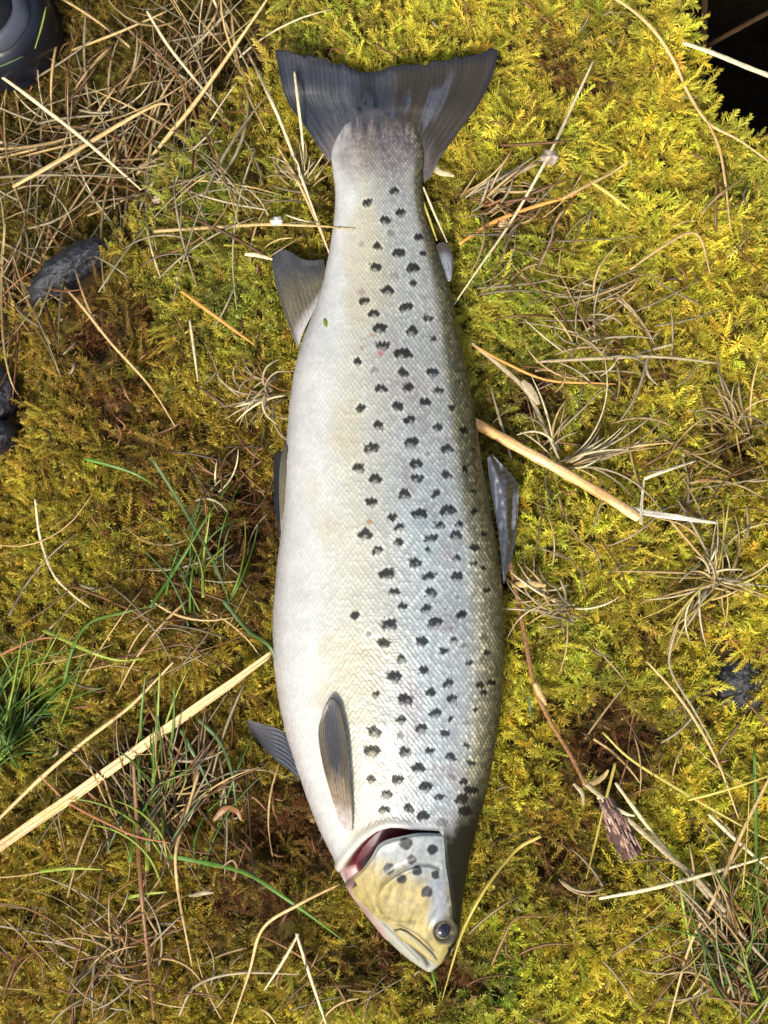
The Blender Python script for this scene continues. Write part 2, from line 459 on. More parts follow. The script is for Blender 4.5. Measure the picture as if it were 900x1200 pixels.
ng.interface.new_socket('Geometry', in_out='OUTPUT', socket_type='NodeSocketGeometry')
gi = ng.nodes.new('NodeGroupInput'); go = ng.nodes.new('NodeGroupOutput')
ci = ng.nodes.new('GeometryNodeCollectionInfo'); ci.inputs['Collection'].default_value = protos
ci.inputs['Separate Children'].default_value = True; ci.inputs['Reset Children'].default_value = True
ip = ng.nodes.new('GeometryNodeInstanceOnPoints'); ip.inputs['Pick Instance'].default_value = True
def nattr(nm, ty):
    n = ng.nodes.new('GeometryNodeInputNamedAttribute'); n.data_type = ty; n.inputs['Name'].default_value = nm
    return n.outputs['Attribute']
er = ng.nodes.new('FunctionNodeEulerToRotation')
ng.links.new(nattr('rot', 'FLOAT_VECTOR'), er.inputs[0])
ng.links.new(gi.outputs[0], ip.inputs['Points']); ng.links.new(ci.outputs[0], ip.inputs['Instance'])
ng.links.new(er.outputs[0], ip.inputs['Rotation'])
ng.links.new(nattr('scl', 'FLOAT'), ip.inputs['Scale']); ng.links.new(nattr('idx', 'INT'), ip.inputs['Instance Index'])
ng.links.new(ip.outputs[0], go.inputs[0])
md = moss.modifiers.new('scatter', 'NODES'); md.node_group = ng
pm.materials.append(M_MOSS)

# ------------------------------------------------------------------ the trout
trout = empty('trout', tuple(W(455, 640, 0.0)))
tag(trout, 'large silvery spotted trout lying on its side on the moss', 'fish')
bpy.context.view_layer.update()
tinv = trout.matrix_world.inverted()
def to_local(v):
    v = np.asarray(v, float).reshape(-1, 3)
    return v - np.array(trout.location)

SPOTS = [(462.6,223,7),(431,238.6,7),(452,258,7),(470,250,7),(459,274,5),(489,279,7),(443,289,7),(467,297,8),(495,298,5),(439,314,9),(483,315,8),(462,323,6),(484,334,7),(454,341,8.5),(496,349,4),(429,354,7),(475,360,8),(439,368,8),(502,373,6),(445,385,7.5),(483,388,9),(508,398,6.5),
 (448,405.5,8),(473,415.5,10),(418,424,7),(439,434,5),(472,438,8),(507,438,8),(478,454,8.5),(447,456,7),(513,458,6),(499.5,471,7),(466,477,8.5),(529,478,6),(423,479,7),(479,492,8.5),(444,498,9),(513,501,7),(543,504.5,6),(482,518,9),(524.5,526.7,7.5),(554,527,3.5),(434.5,525,9.5),(501.5,532,4),(486.7,544,9),(545.5,549,5),(421,548.5,8),(489,561,8),(523,557,8),(441,562,9),(554,575.5,5),
 (475,580,8.5),(510,580,7.5),(436.7,588.5,8.5),(491.5,602,9),(526,598,8.5),(556,600,4.5),(460,607,7),(468,617,7),(515.5,615.5,7.5),(537,614,5),(427,626.5,9.5),(505,631,8),(534,627,7),(565,626,4.5),(466,636,8),(501,644,5),(443,644.5,7),(555,642,5.5),(485.7,660,8),(534,654,6.5),(554,660,5),(566,666,4),(512.5,663,3.5),(454,672.7,9.5),(503,675.5,8),(534.7,675,7.5),(463,693.5,8),(504,694,8),(568.5,693.7,4.5),(537,699.5,5),(472,710,6.5),(499,714,8),(522,713.5,4),(540.5,720,6.5),(414.5,721.5,7.5),(456.5,731.5,9.5),(510,730,9.5),(531,735,4),(431,742.5,4.5),(449.5,754,8.5),(494.5,752.5,8.5),(531,750,6.5),(544,757,5),(519.7,762.5,7.5),(568.5,747,6),
 (471,772,8.5),(497,785,8),(460.7,793,10),(525,800.7,7),(548.7,778,4.5),(440,814,6.5),(474.5,820,10),(503.6,812,8),(530.5,819,7),(562,802.5,5),(567,811,4),(510.6,836,8),(527.7,842,4.5),(557.5,831,4.5),(471,844,8),(492.7,854,8),(439.5,857,10),(520.7,859,6.5),(543.5,847,5),(468,862,4),(436,880,9),(474.5,880.7,8.5),(503.6,880.5,6.5),(547.5,874,5),(527.7,887,7),(490,900,9),(435,913,7.5),(466,914,9),(528,911,5),(498,922.5,9.5),(542,915,6),(453,930,8.5),(515,933.7,6.5),(449.5,949,7.5),(478,947,8.5),(496,956,8.5),(518,964,9),(541,936,9),(551,926,7),(551,894,5),(545,950,8),(565,775,6),(572,765,5),(575,800,5)]
FAINT = {(459,274),(462,323),(496,349),(439,434),(501.5,532),(512.5,663),(537,699.5),(522,713.5),(531,735),(431,742.5),(544,757),(468,862),(543.5,847),(528,911),(518,964),(568.5,747),(565,775)}
HSPOTS = [(475.5,988.4,7),(507,995.5,6),(482,1006.7,5.5),(456,1018,6.5),(489,1020,5.5),(510,1025,5),(470.7,1030,5.5),(500,1045.5,6)]
RIM = [(398,1024), (404,1013), (409,1007), (416,998), (424.5,989), (433,981.5), (442,975.5), (450,972.5), (458,970.7), (469,971), (480,973), (492,974), (504,974.5), (516,975)]
OPC = [(519,977.5), (504,976.5), (487,977), (469,980.5), (453,984.5), (443,991), (436,1003), (426,1017), (414,1029)]
CAVITY = RIM + [(519, 985), (487, 989), (462, 994), (450, 1004), (440, 1018), (425, 1034), (412, 1040), (403, 1034)]
DORSAL = [(517, 968), (520, 984), (522, 1013), (525.5, 1036), (529.5, 1060), (529, 1078)]
PREOP = [(514,1017), (503,1013.5), (491,1013), (480,1016), (469,1021), (458,1028), (449,1036), (442,1049), (443,1060), (447,1069)]
MOUTH = [(463,1092), (470,1100), (480,1108), (495,1122), (502,1133)]
PINK = [(400,1024), (404,1034), (410,1046), (420,1060), (430,1072), (441,1087), (452,1100)]
EYE = (521.0, 1091.0)

def head_color(px, py):
    """pigment of the head, shared by the skin and the gill cover"""
    grey = lin(176, 182, 178); yel = lin(186, 168, 102); pale = lin(205, 204, 196); blue = lin(152, 164, 182)
    n = fbm(px, py, 14, 3, 4.0)[..., None]
    k = sstep(0, 1, (py - 1002 - (px - 470) * 0.35) / 40.0 + 0.6 * n[..., 0])[..., None]
    c = grey * (1 - k) + yel * k
    kb = (sstep(18, 4, seg_dist(px, py, [(512, 1040), (516, 1062), (512, 1075)])))[..., None]
    c = c * (1 - .75 * kb) + blue * .75 * kb
    streak = fbm(px * 1.0 + py * .35, py * .25, 6, 2, 9.0)[..., None]
    n2 = fbm(px, py, 5, 3, 61.0)[..., None]
    c = c * (1 + 1.0 * streak * k + .35 * n + .6 * n2)
    jaw = sstep(-2, 8, (py - 1075) - (px - 445) * 0.62)[..., None] * (px < 512)[..., None]
    c = c * (1 - jaw) + lin(190, 188, 172) * (1 + .3 * n) * jaw
    # groove lines
    for line, w_, a_ in ((PREOP, 1.5, .6), ([(468, 1084), (478, 1088.5), (490, 1095), (500, 1104), (508, 1114)], 1.6, .6), ([(511, 1066), (503, 1078), (500, 1090), (507, 1102)], 1.5, .3), ([(452, 1075), (466, 1080), (486, 1080)], 1.5, .3), ([(449, 1084), (462, 1097), (476, 1111), (491, 1126)], 1.4, .45), ([(430, 1008), (424, 1024), (428, 1044), (438, 1066)], 1.3, .35), ([(443, 992), (439, 1005), (438, 1022), (441, 1040)], 1.3, .3), ([(497, 990), (487, 997), (480, 994)], 1.2, -.15)):
        g = np.exp(-(seg_dist(px, py, line) / w_) ** 2)[..., None]
        c = c * (1 - a_ * g)
    for sx_, sy_, r in HSPOTS:
        d = np.hypot(px - sx_, py - sy_) + 3 * fbm(px, py, 5, 2, sx_)
        f = sstep(r + 1.6, r - .6, d)[..., None]
        c = c * (1 - .95 * f) + lin(24, 25, 30) * .95 * f
    return np.clip(c, .004, 1)

def stops(t, ts, cs):
    cs = np.array(cs)
    return np.stack([np.interp(t, ts, cs[:, k]) for k in range(3)], -1)

NU, ND = 330, 44
ys = np.r_[np.linspace(126, 1128, 970), np.linspace(1128.8, 1139, 14)]
th_up = np.linspace(np.pi, 0, NU)               # left (belly) -> right (back) over the top
th_dn = np.linspace(0, -np.pi, ND + 2)[1:-1]
th = np.r_[th_up, th_dn]
YY, TT = np.meshgrid(ys, th, indexing='ij')
l, r = edgeL(YY), edgeR(YY); xc, hw = (l + r) / 2, (r - l) / 2
n_ = sexp(YY); b_ = thick(YY); zc_ = zcen(YY)
ct, st = np.cos(TT), np.sin(TT)
ex = np.sign(ct) * np.abs(ct) ** (2 / n_); ez = np.sign(st) * np.abs(st) ** (2 / n_)
PX = xc + hw * ex; Z = zc_ + b_ * ez
up = TT >= -1e-6
# arc length across (pixels) from the mid-line, scale lattice
ds = np.hypot(np.diff(PX, axis=1), np.diff(Z, axis=1) * S)
arc = np.c_[np.zeros(len(ys)), np.cumsum(ds, 1)]
arc -= arc[:, NU // 2][:, None]
Wd = (r - l)
per = 6.0 * (Wd / 260) ** 0.35; rowp = per * 0.66
dy_ = np.gradient(ys)
rho = -np.cumsum(dy_ / rowp[:, 0])[:, None] + 400 + 0 * YY      # grows toward the tail
sig = arc / per + 0.25 * fbm(PX, YY, 60, 2, 2.0); rho = rho + 0.5 * fbm(PX, YY, 50, 2, 6.0)
k0 = np.floor(rho); f = rho - k0
def ctr(k): return np.floor(sig - 0.5 * (k % 2) + 0.5) + 0.5 * (k % 2)
d0 = sig - ctr(k0)
own = f <= 1 - 4 * d0 ** 2
kk = np.where(own, k0, k0 + 1); cc = ctr(kk); dd = sig - cc
edge = kk + 1 - 4 * dd ** 2
dist = edge - rho                       # 0 at the free edge, growing towards the head
hsh = hash2(kk, cc * 2); hsh2 = hash2(kk + 71, cc * 2 + 13)
t01 = (ex + 1) / 2                      # 0 belly edge .. 1 back edge (photo)
body_mask = sstep(1010, 962, YY + 0.25 * np.abs(PX - 470)) * up
gill_side = seg_dist(PX, YY, RIM)
is_head = (YY > np.interp(PX, [398, 404, 409, 424, 442, 458, 480, 504, 519, 560], [1026, 1013, 1007, 989, 975, 970, 972, 975, 972, 955]))
scaled = np.where(is_head, 0, 1.0) * sstep(2, 14, gill_side + 20 * (~is_head) * (PX > 520)) * up
scaled = scaled * sstep(132, 150, YY + 8 * fbm(PX, YY, 12, 2, 33.0))
bellys = sstep(0.02, 0.4, t01)
hgt = (1 - dist / 1.7) * (0.6 + 0.8 * hsh)
amp = 0.00034 * scaled * (0.30 + 0.70 * bellys) * (Wd / 260) ** 0.3
ridge = np.sqrt(np.clip(1 - (2 * dd) ** 2, 0, 1))
disp = amp * (hgt + 0.7 * ridge + (hsh2 - .5) * 1.7 * dd)
disp = disp + up * (0.0007 * fbm(PX, YY, 60, 2, 12.0) + 0.00035 * fbm(PX, YY, 18, 2, 14.0))
# colours ------------------------------------------------
up3 = up[..., None]
nB = fbm(PX, YY, 70, 3, 17.0); nS = fbm(PX, YY, 16, 3, 19.0)
tl = np.interp(YY, [150, 250, 320, 420, 520, 600, 700, 950, 1010], [.93, .90, .90, .885, .88, .875, .86, .86, .80]) + .012 * nS
base = stops(t01, [0, .06, .18, .34, .5, .66, .8, 1.0], [lin(212, 205, 202), lin(226, 224, 222), lin(230, 230, 225), lin(218, 215, 198), lin(204, 206, 198), lin(192, 204, 206), lin(192, 197, 196), lin(182, 180, 168)])
wu = (sstep(640, 420, YY) * sstep(.38, .55, t01))[..., None]
base = base * (1 - .7 * wu) + lin(200, 196, 184) * .7 * wu
base = base * (1 + .18 * nS + .12 * nB)[..., None]
warm = sstep(.02, .25, nB + .25 * np.exp(-((t01 - .33) / .16) ** 2) - .08)[..., None] * sstep(.03, .2, t01)[..., None] * sstep(.7, .4, t01)[..., None]
base = base * (1 - .5 * warm) + lin(206, 194, 158) * .5 * warm
pinkm = sstep(.05, .25, fbm(PX, YY, 40, 3, 41.0))[..., None] * sstep(.45, .6, t01)[..., None]
base = base * (1 - .45 * pinkm) + lin(178, 164, 166) * .45 * pinkm
# tail root: brownish pink
tr_ = sstep(245, 160, YY + 30 * nS)[..., None] * sstep(-.12, .22, t01)[..., None]
base = base * (1 - .9 * tr_) + lin(144, 126, 119) * (1 + .9 * nS[..., None] + .5 * (hsh[..., None] - .5)) * .9 * tr_
lower = sstep(560, 680, YY)
back_hi = stops(t01, [.86, .93, 1.0], [lin(124, 117, 88), lin(100, 94, 64), lin(64, 60, 42)])
back_lo = stops(t01, [.84, .90, .96, 1.0], [lin(196, 192, 176), lin(172, 166, 136), lin(112, 106, 78), lin(58, 54, 40)])
front = sstep(880, 960, YY)[..., None]
back_lo = back_lo * (1 - .55 * front * sstep(.80, .9, t01)[..., None]) 
back = back_hi * (1 - lower[..., None]) + back_lo * lower[..., None]
kb = sstep(-.045, .025 + .03 * lower, t01 - tl + .02 * (hsh - .5))[..., None]
base = base * (1 - kb) + back * kb
lightscale = ((hsh > .45) * 1.0)[..., None] * kb * (.9 - .3 * lower[..., None])
base = base * (1 + 0.9 * lightscale * (hsh2[..., None] + .3))
# scale outlines and per-scale tint
gap = np.clip(sstep(.75, 1.45, dist) * .8 + sstep(.16, 0.0, dist) * .9 + sstep(.30, .5, np.abs(dd)) * .35, 0, 1)
gk = (gap * scaled * (0.07 + 0.30 * sstep(.25, .65, t01) + .38 * kb[..., 0]))[..., None]
base = base * (1 - gk)
base = base * (1 + (hsh[..., None] - .5) * scaled[..., None] * (0.10 + .22 * sstep(.4, .7, t01)[..., None]))
# spots: ragged along the scale edges, paler where the next scale lies over their lower half
spotm = np.zeros(PX.shape)
frac_x = dd * per; toward = (dist - .7) * rowp
qx = PX - .55 * frac_x; qy = YY - .55 * toward
for sx_, sy_, r_ in SPOTS:
    m_ = (np.abs(YY[:, 0] - sy_) < 18)
    i0, i1 = np.argmax(m_), len(m_) - np.argmax(m_[::-1])
    sl = slice(i0, i1)
    rr = r_ * (0.73 + .10 * hash2(sx_, sy_))
    asp_ = 1.0 + .35 * hash2(sy_, sx_)
    d = np.hypot((qx[sl] - sx_) / asp_, (qy[sl] - sy_) / 0.92) + 5.0 * fbm(PX[sl], YY[sl], 7, 2, sx_)
    fm = sstep(rr + .5, rr - .9, d) * up[sl]
    fnt = (sx_, sy_) in FAINT
    st_ = .45 if fnt else .93
    low = sstep(0.5, 4.0, (YY[sl] - sy_) - 1.2 * (hsh2[sl] - .5) * 5) * sstep(rr * .95, rr * .35, np.abs(PX[sl] - sx_))
    st_ = st_ * (1 - .55 * low * (0 if t01[sl][0, 0] > 2 else 1) * (1 - kb[sl][..., 0]))
    dark = lin(14, 13, 18) if sx_ < 505 else lin(22, 26, 38)
    if sx_ > 540: dark = lin(20, 19, 17)
    spotm[sl] = np.maximum(spotm[sl], fm)
    halo = sstep(rr + 5, rr + 1.5, d) * (1 - sstep(rr + .5, rr - .9, d)) * up[sl]
    base[sl] = base[sl] * (1 + .10 * halo[..., None])
    fm = (fm * st_)[..., None]
    base[sl] = base[sl] * (1 - fm) + dark * fm
for sx_, sy_, r_, c_ in ((446, 415, 4.5, lin(214, 90, 84)), (437, 393, 4, lin(214, 150, 96)), (433, 611, 4, lin(196, 130, 80)), (425, 343, 6, lin(178, 150, 150)), (424, 286, 5, lin(170, 150, 150)), (424, 408, 5, lin(182, 152, 150)), (412, 860, 3, lin(176, 168, 150))):
    f_ = (.8 * sstep(r_, r_ * .3, np.hypot(PX - sx_, YY - sy_) + 5 * fbm(PX, YY, 4, 2, sx_)) * up)[..., None]
    base = base * (1 - f_) + c_ * f_
# head
hrow = int(np.argmax(ys > 945)); hc = np.zeros(PX.shape + (3,)); hc[hrow:] = head_color(PX[hrow:], YY[hrow:])
headm = (is_head & up)
hm3 = (headm * sstep(531, 521, PX))[..., None]
base = base * (1 - hm3) + hc * hm3
dl = np.interp(YY, [960, 968, 984, 1013, 1036, 1060, 1078, 1100, 1115, 1139], [519, 519, 520.5, 522.5, 526, 530, 531, 531, 525, 512])
topm = (sstep(-1.2, 1.2, PX - dl) * sstep(930, 985, YY + 60 * nS + 12 * (hsh - .5) + (PX - 540) * .5) * up)[..., None]
topc = lin(42, 38, 27) * (1 + .9 * nS[..., None])
base = base * (1 - topm) + topc * topm
# rim of the gill opening, cavity, pink membrane
cav = sdf(PX, YY, CAVITY)
rimd = gill_side
rim_k = (sstep(13, 4, rimd) * (~is_head) * sstep(482, 455, PX) * up)[..., None]
base = base * (1 - .85 * rim_k) + lin(226, 222, 210) * .85 * rim_k
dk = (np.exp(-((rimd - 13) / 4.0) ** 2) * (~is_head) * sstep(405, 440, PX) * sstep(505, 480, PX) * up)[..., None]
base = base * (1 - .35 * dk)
rk2 = (.75 * sstep(6, 1.5, rimd) * (~is_head) * sstep(462, 490, PX) * up)[..., None]
base = base * (1 - rk2) + lin(70, 72, 68) * rk2
cvk = (sstep(1.0, -1.5, cav) * up)[..., None]
base = base * (1 - cvk) + lin(104, 26, 36) * (1 + .5 * nS[..., None]) * cvk
pk = (.85 * sstep(6.5, 2.5, seg_dist(PX, YY, PINK) + 5 * nS) * sstep(1012, 1024, YY) * up)[..., None]
base = base * (1 - pk) + lin(206, 166, 162) * (1 + .9 * nS[..., None]) * pk
# eye surround, mouth
ed = np.hypot(PX - EYE[0], YY - EYE[1])
ek = (sstep(17, 13, ed) * up)[..., None]
base = base * (1 - .85 * ek) + lin(84, 78, 60) * .85 * ek
mo = (np.exp(-(seg_dist(PX, YY, MOUTH) / 2.0) ** 2) * up)[..., None]
base = base * (1 - .85 * mo) + lin(62, 60, 60) * .85 * mo
# the flesh of the tail root frays into the fin
fr = fbm(PX * 3.2, YY * .35, 9, 3, 81.0)
fk = (sstep(168, 138, YY + 34 * fr + .0016 * (PX - 446) ** 2) * up)[..., None]
fcol = 1.0 * lin(70, 71, 76) + (lin(66, 58, 40) - lin(70, 71, 76)) * sstep(436, 472, PX + 70 * fr)[..., None]  # carries on the fin's painted slate sky sheen at left
base = base * (1 - .92 * fk) + fcol * (1 + .9 * fr[..., None]) * .92 * fk
base = np.clip(base * 0.56 * np.array([.985, 1.0, .955]), .002, .9)
# relief of the head
disp = np.where(headm, disp * .4, disp)
disp = disp - 0.0085 * sstep(2.0, -5.0, cav) * up
disp = disp + 0.0016 * np.exp(-((rimd - 5) / 5.0) ** 2) * (~is_head) * sstep(500, 465, PX) * up
disp = disp - 0.0009 * np.exp(-(seg_dist(PX, YY, PREOP) / 2.0) ** 2) * up
disp = disp + 0.0009 * np.exp(-((ed - 14.5) / 2.6) ** 2) * up - 0.0025 * sstep(13, 9, ed) * up
disp = disp - 0.0022 * np.exp(-(seg_dist(PX, YY, MOUTH) / 2.2) ** 2) * up
disp = disp + 0.0006 * np.exp(-((seg_dist(PX, YY, PINK)) / 4.0) ** 2) * up * sstep(1015, 1030, YY)
disp = disp - 0.0009 * np.exp(-(np.abs(PX - dl) / 2.5) ** 2) * sstep(975, 990, YY) * sstep(1085, 1070, YY) * up
disp = disp - 0.0007 * np.exp(-(seg_dist(PX, YY, [(449, 1084), (462, 1097), (476, 1111), (491, 1126)]) / 1.8) ** 2) * up
nk = (.85 * sstep(3.2, 1.6, np.hypot(PX - 527, (YY - 1112) * .8)) * up)[..., None]
base = base * (1 - nk) + .008 * nk
disp = disp - 0.0014 * np.exp(-(np.hypot(PX - 529, YY - 1113) / 2.0) ** 2) * up
def fish_disp_at(px, py):
    return 0.0
V = W(PX, YY, Z)
# move along the section normal
du = np.gradient(V, axis=0); dv = np.gradient(V, axis=1)
nrm = np.cross(dv, du); nrm /= np.linalg.norm(nrm, axis=-1, keepdims=True) + 1e-12
if nrm[500, NU // 2, 2] < 0: nrm = -nrm
V = V + nrm * disp[..., None]
lowc = lin(205, 205, 205) * .62
base = np.where(up3, base, lowc)
nr, nc = YY.shape
quads = grid_quads(nr, nc, wrap=True)
vv = V.reshape(-1, 3)
caps = np.array([[j, (j + 1) % nc, (nc - j - 2) % nc, (nc - j - 1) % nc] for j in range(0, nc // 2 - 1)])
body = mesh_np('body', to_local(vv), quads, M_SKIN, trout, colors=base)
rough = np.where(headm, .40, .36 + .2 * (hsh - .5)); rough = rough * (1 - topm[..., 0]) + .5 * topm[..., 0]; rough = rough + .2 * spotm * (~headm); rough = np.where(cvk[..., 0] > .5, .45, rough)
add_float(body, 'rough', rough)
silver = .12 * scaled * (1 - spotm) * sstep(.3, .6, t01) * (1 - .5 * kb[..., 0]) + .0
add_float(body, 'silver', silver)
add_float(body, 'gloss', np.clip(.5 + .35 * scaled * sstep(.4, .6, t01) - .42 * topm[..., 0] - .75 * spotm - .3 * kb[..., 0] * (~is_head), .08, 1))
body['label'] = 'silver body with black spots, pale belly and dark back'

def coons(B, O, Lc, Rc, nu, nv):
    """patch between base curve B(u), outer curve O(u), side curves L(v), R(v)"""
    B = catmull(B, nu); O = catmull(O, nu); Lc = catmull(Lc, nv); Rc = catmull(Rc, nv)
    u = np.linspace(0, 1, nu)[None, :, None]; v = np.linspace(0, 1, nv)[:, None, None]
    P = (1 - v) * B[None] + v * O[None] + (1 - u) * Lc[:, None] + u * Rc[:, None]
    P = P - ((1 - u) * (1 - v) * B[0] + u * (1 - v) * B[-1] + (1 - u) * v * O[0] + u * v * O[-1])
    return P, np.broadcast_to(u[..., 0], P.shape[:2]), np.broadcast_to(v[..., 0], P.shape[:2])

def plate(name, top, thickness, colors, mat, parent, local=True):
    """closed thin solid from a grid of top points; thickness may vary per point"""
    nv, nu, _ = top.shape
    th_ = np.broadcast_to(thickness, (nv, nu))
    bot = top.copy(); bot[..., 2] -= th_
    v = np.concatenate([top.reshape(-1, 3), bot.reshape(-1, 3)])
    q = grid_quads(nv, nu); n = nv * nu
    rim = [(0, j) for j in range(nu)] + [(i, nu - 1) for i in range(1, nv)] + [(nv - 1, j) for j in range(nu - 2, -1, -1)] + [(i, 0) for i in range(nv - 2, 0, -1)]
    ids = np.array([i * nu + j for i, j in rim]); nx = np.roll(ids, -1)
    side = np.stack([ids, ids + n, nx + n, nx], -1)
    q = np.concatenate([q, q[:, ::-1] + n, side])
    c = np.concatenate([colors.reshape(-1, 3)] * 2)
    o = mesh_np(name, to_local(v) if local else v, q, mat, parent, colors=c)
    return o

def fin(name, B, O, Lc, Rc, nrays, colfn, nu=120, nv=46, ray=.00008, th0=.0016, th1=.0005, wave=.0, wseed=0, label=None, ragged=0.0):
    P, u, v = coons(B, O, Lc, Rc, nu, nv)
    px, py, z = P[..., 0], P[..., 1], P[..., 2]
    br = np.where(v > .45, 2, 1)
    ph = u * nrays * 2 * np.pi
    rr = np.cos(ph) * (1 - sstep(.35, .6, v)) + np.cos(2 * ph) * sstep(.35, .6, v)
    z = z + ray * rr * sstep(0, .1, v) + wave * fbm(u * 40 + wseed, v * 40, 16, 2, wseed + .5) * 2 * sstep(.12, .45, v)
    if ragged:
        py = py + ragged * (vnoise(u * nrays * 2.2 + wseed, 0 * u) - .5) * sstep(.8, 1, v)
    top = W(px, py, z)
    c = colfn(u, v, px, py)
    c = c * .68 * (1 + .12 * rr[..., None] * sstep(.05, .3, v)[..., None] + .35 * fbm(u * 60, v * 20, 6, 3, wseed)[..., None])
    o = plate(name, top, th0 * (1 - v) + th1 * v, np.clip(c, .002, 1), M_FIN, trout)
    if label: o['label'] = label
    return o

def cmix(a, b, k): return a * (1 - k[..., None]) + b * k[..., None]

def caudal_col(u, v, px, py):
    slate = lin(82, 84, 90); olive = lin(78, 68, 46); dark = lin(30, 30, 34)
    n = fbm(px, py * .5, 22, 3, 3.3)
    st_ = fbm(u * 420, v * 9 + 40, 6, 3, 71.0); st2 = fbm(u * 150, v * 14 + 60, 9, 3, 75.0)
    c = cmix(slate, olive, sstep(.47, .62, u + .22 * n + .20 * st2))  # slate on the left lobe is sky reflection painted into the colour
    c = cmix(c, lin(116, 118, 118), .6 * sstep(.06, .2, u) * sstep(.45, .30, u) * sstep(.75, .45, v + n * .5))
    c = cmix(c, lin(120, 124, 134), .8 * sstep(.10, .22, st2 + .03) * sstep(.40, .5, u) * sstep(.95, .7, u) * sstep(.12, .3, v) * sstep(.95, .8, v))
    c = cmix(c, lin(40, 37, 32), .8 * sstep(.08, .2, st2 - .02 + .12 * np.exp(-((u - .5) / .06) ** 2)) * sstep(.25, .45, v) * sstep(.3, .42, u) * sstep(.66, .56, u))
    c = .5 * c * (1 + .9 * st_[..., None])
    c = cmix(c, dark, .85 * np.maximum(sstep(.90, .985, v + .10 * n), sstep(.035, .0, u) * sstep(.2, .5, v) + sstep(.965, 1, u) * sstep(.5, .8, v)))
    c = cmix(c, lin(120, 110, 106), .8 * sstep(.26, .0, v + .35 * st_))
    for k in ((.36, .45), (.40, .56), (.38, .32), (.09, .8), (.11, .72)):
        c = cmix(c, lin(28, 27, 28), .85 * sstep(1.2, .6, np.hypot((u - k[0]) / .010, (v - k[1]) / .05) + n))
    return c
zt = .015
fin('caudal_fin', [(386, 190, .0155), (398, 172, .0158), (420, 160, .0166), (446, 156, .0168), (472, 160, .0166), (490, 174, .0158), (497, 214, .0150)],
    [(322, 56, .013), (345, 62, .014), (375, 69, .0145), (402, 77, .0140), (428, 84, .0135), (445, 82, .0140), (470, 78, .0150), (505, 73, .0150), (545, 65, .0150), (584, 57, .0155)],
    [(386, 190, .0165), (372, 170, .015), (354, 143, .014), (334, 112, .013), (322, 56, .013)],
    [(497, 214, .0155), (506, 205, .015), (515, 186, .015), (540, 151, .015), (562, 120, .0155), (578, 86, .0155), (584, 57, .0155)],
    24, caudal_col, nu=220, nv=80, wave=.0022, wseed=3, ragged=6.0, label='broad dark olive tail fin with notched edge and painted slate sky sheen')

def anal_col(u, v, px, py):
    c = cmix(lin(112, 104, 78), lin(70, 70, 68), sstep(.35, .85, v))
    c = cmix(c, lin(205, 200, 192), sstep(.22, .02, v))
    return cmix(c, lin(60, 60, 62), .6 * sstep(.10, .02, u))
fin('anal_fin', [(349, 408, .0205), (356, 388, .0215), (366, 368, .0210), (375, 350, .020), (382, 336, .0195)],
    [(319, 296, .012), (327, 291, .012), (341, 295, .0125), (352, 302, .013), (366, 305, .0135), (379, 303, .014)],
    [(349, 408, .0205), (338, 380, .017), (328, 350, .0145), (320, 318, .0125), (319, 296, .012)],
    [(382, 336, .0195), (382, 322, .017), (379, 303, .014)], 11, anal_col, nu=110, nv=60, wave=.0018, wseed=11, ray=.00016, label='olive grey anal fin with pale base')

def adip_col(u, v, px, py):
    c = cmix(lin(84, 74, 62), lin(158, 160, 162), sstep(.15, .5, v))
    return cmix(c, lin(72, 62, 48), .8 * sstep(.70, .95, u))
fin('adipose_fin', [(510, 288, .0230), (516, 284, .0220), (522, 284, .0210), (527, 289, .020)], [(521, 325, .0235), (525, 329, .0235), (528, 329, .0230), (530, 322, .022)],
    [(510, 288, .0230), (512, 305, .0240), (521, 325, .0235)], [(527, 289, .020), (531, 304, .020), (530, 322, .022)], 2, adip_col, nu=36, nv=30, ray=.0001, th0=.003, th1=.0015, label='small fleshy grey adipose fin')

def dors_col(u, v, px, py):
    n = fbm(px, py, 10, 3, 2.2)
    c = cmix(lin(98, 101, 108), lin(66, 60, 44), sstep(.50, .62, v + .3 * n) * sstep(.98, .6, u + .1 * n))  # bluish grey near the back paints the sky's reflection, brown beyond it
    c = cmix(c, lin(168, 172, 180), .65 * sstep(.22, .36, fbm(px * 1.6, py * .35, 8, 3, 7.7) + .12))
    return cmix(c, lin(40, 40, 44), .5 * sstep(.14, 0, v))
fin('dorsal_fin', [(571, 536, .0250), (574, 565, .0275), (580, 600, .0290), (585, 630, .0300), (588, 664, .0300), (590, 682, .0300)],
    [(577, 532, .0225), (589, 545, .0195), (603, 560, .0180), (608, 578, .0180), (606, 612, .0195), (603, 640, .0220), (590.5, 684, .0300)],
    [(571, 536, .0250), (574, 534, .0238), (577, 532, .0225)], [(590, 682, .0300), (590.2, 683, .0300), (590.5, 684, .0300)], 11, dors_col, nu=120, nv=50, wave=.0035, wseed=23, ray=.0002, label='folded dorsal fin with painted slate grey sky sheen')

def pelv_col(u, v, px, py):
    c = cmix(lin(196, 184, 160), lin(120, 112, 84), sstep(.05, .3, v))
    c = cmix(c, lin(92, 90, 72), sstep(.5, .95, v))
    return cmix(c, lin(150, 112, 60), .5 * sstep(.6, .9, u) * sstep(.6, .2, v))
fin('pelvic_fin', [(330.5, 632, .034), (333, 637, .0365), (336.5, 634, .039)], [(332, 523, .0345), (334.5, 520.5, .035), (337, 525, .0365)],
    [(330.5, 632, .034), (328.5, 610, .0335), (327, 575, .033), (328, 545, .0335), (332, 523, .0345)], [(336.5, 634, .039), (340.5, 610, .0405), (340.5, 575, .0390), (339, 545, .0375), (337, 525, .0365)],
    5, pelv_col, nu=50, nv=80, ray=.0002, label='near olive brown pelvic fin')
def pelv2_col(u, v, px, py): return cmix(lin(96, 94, 84), lin(44, 44, 46), sstep(.0, .35, v))
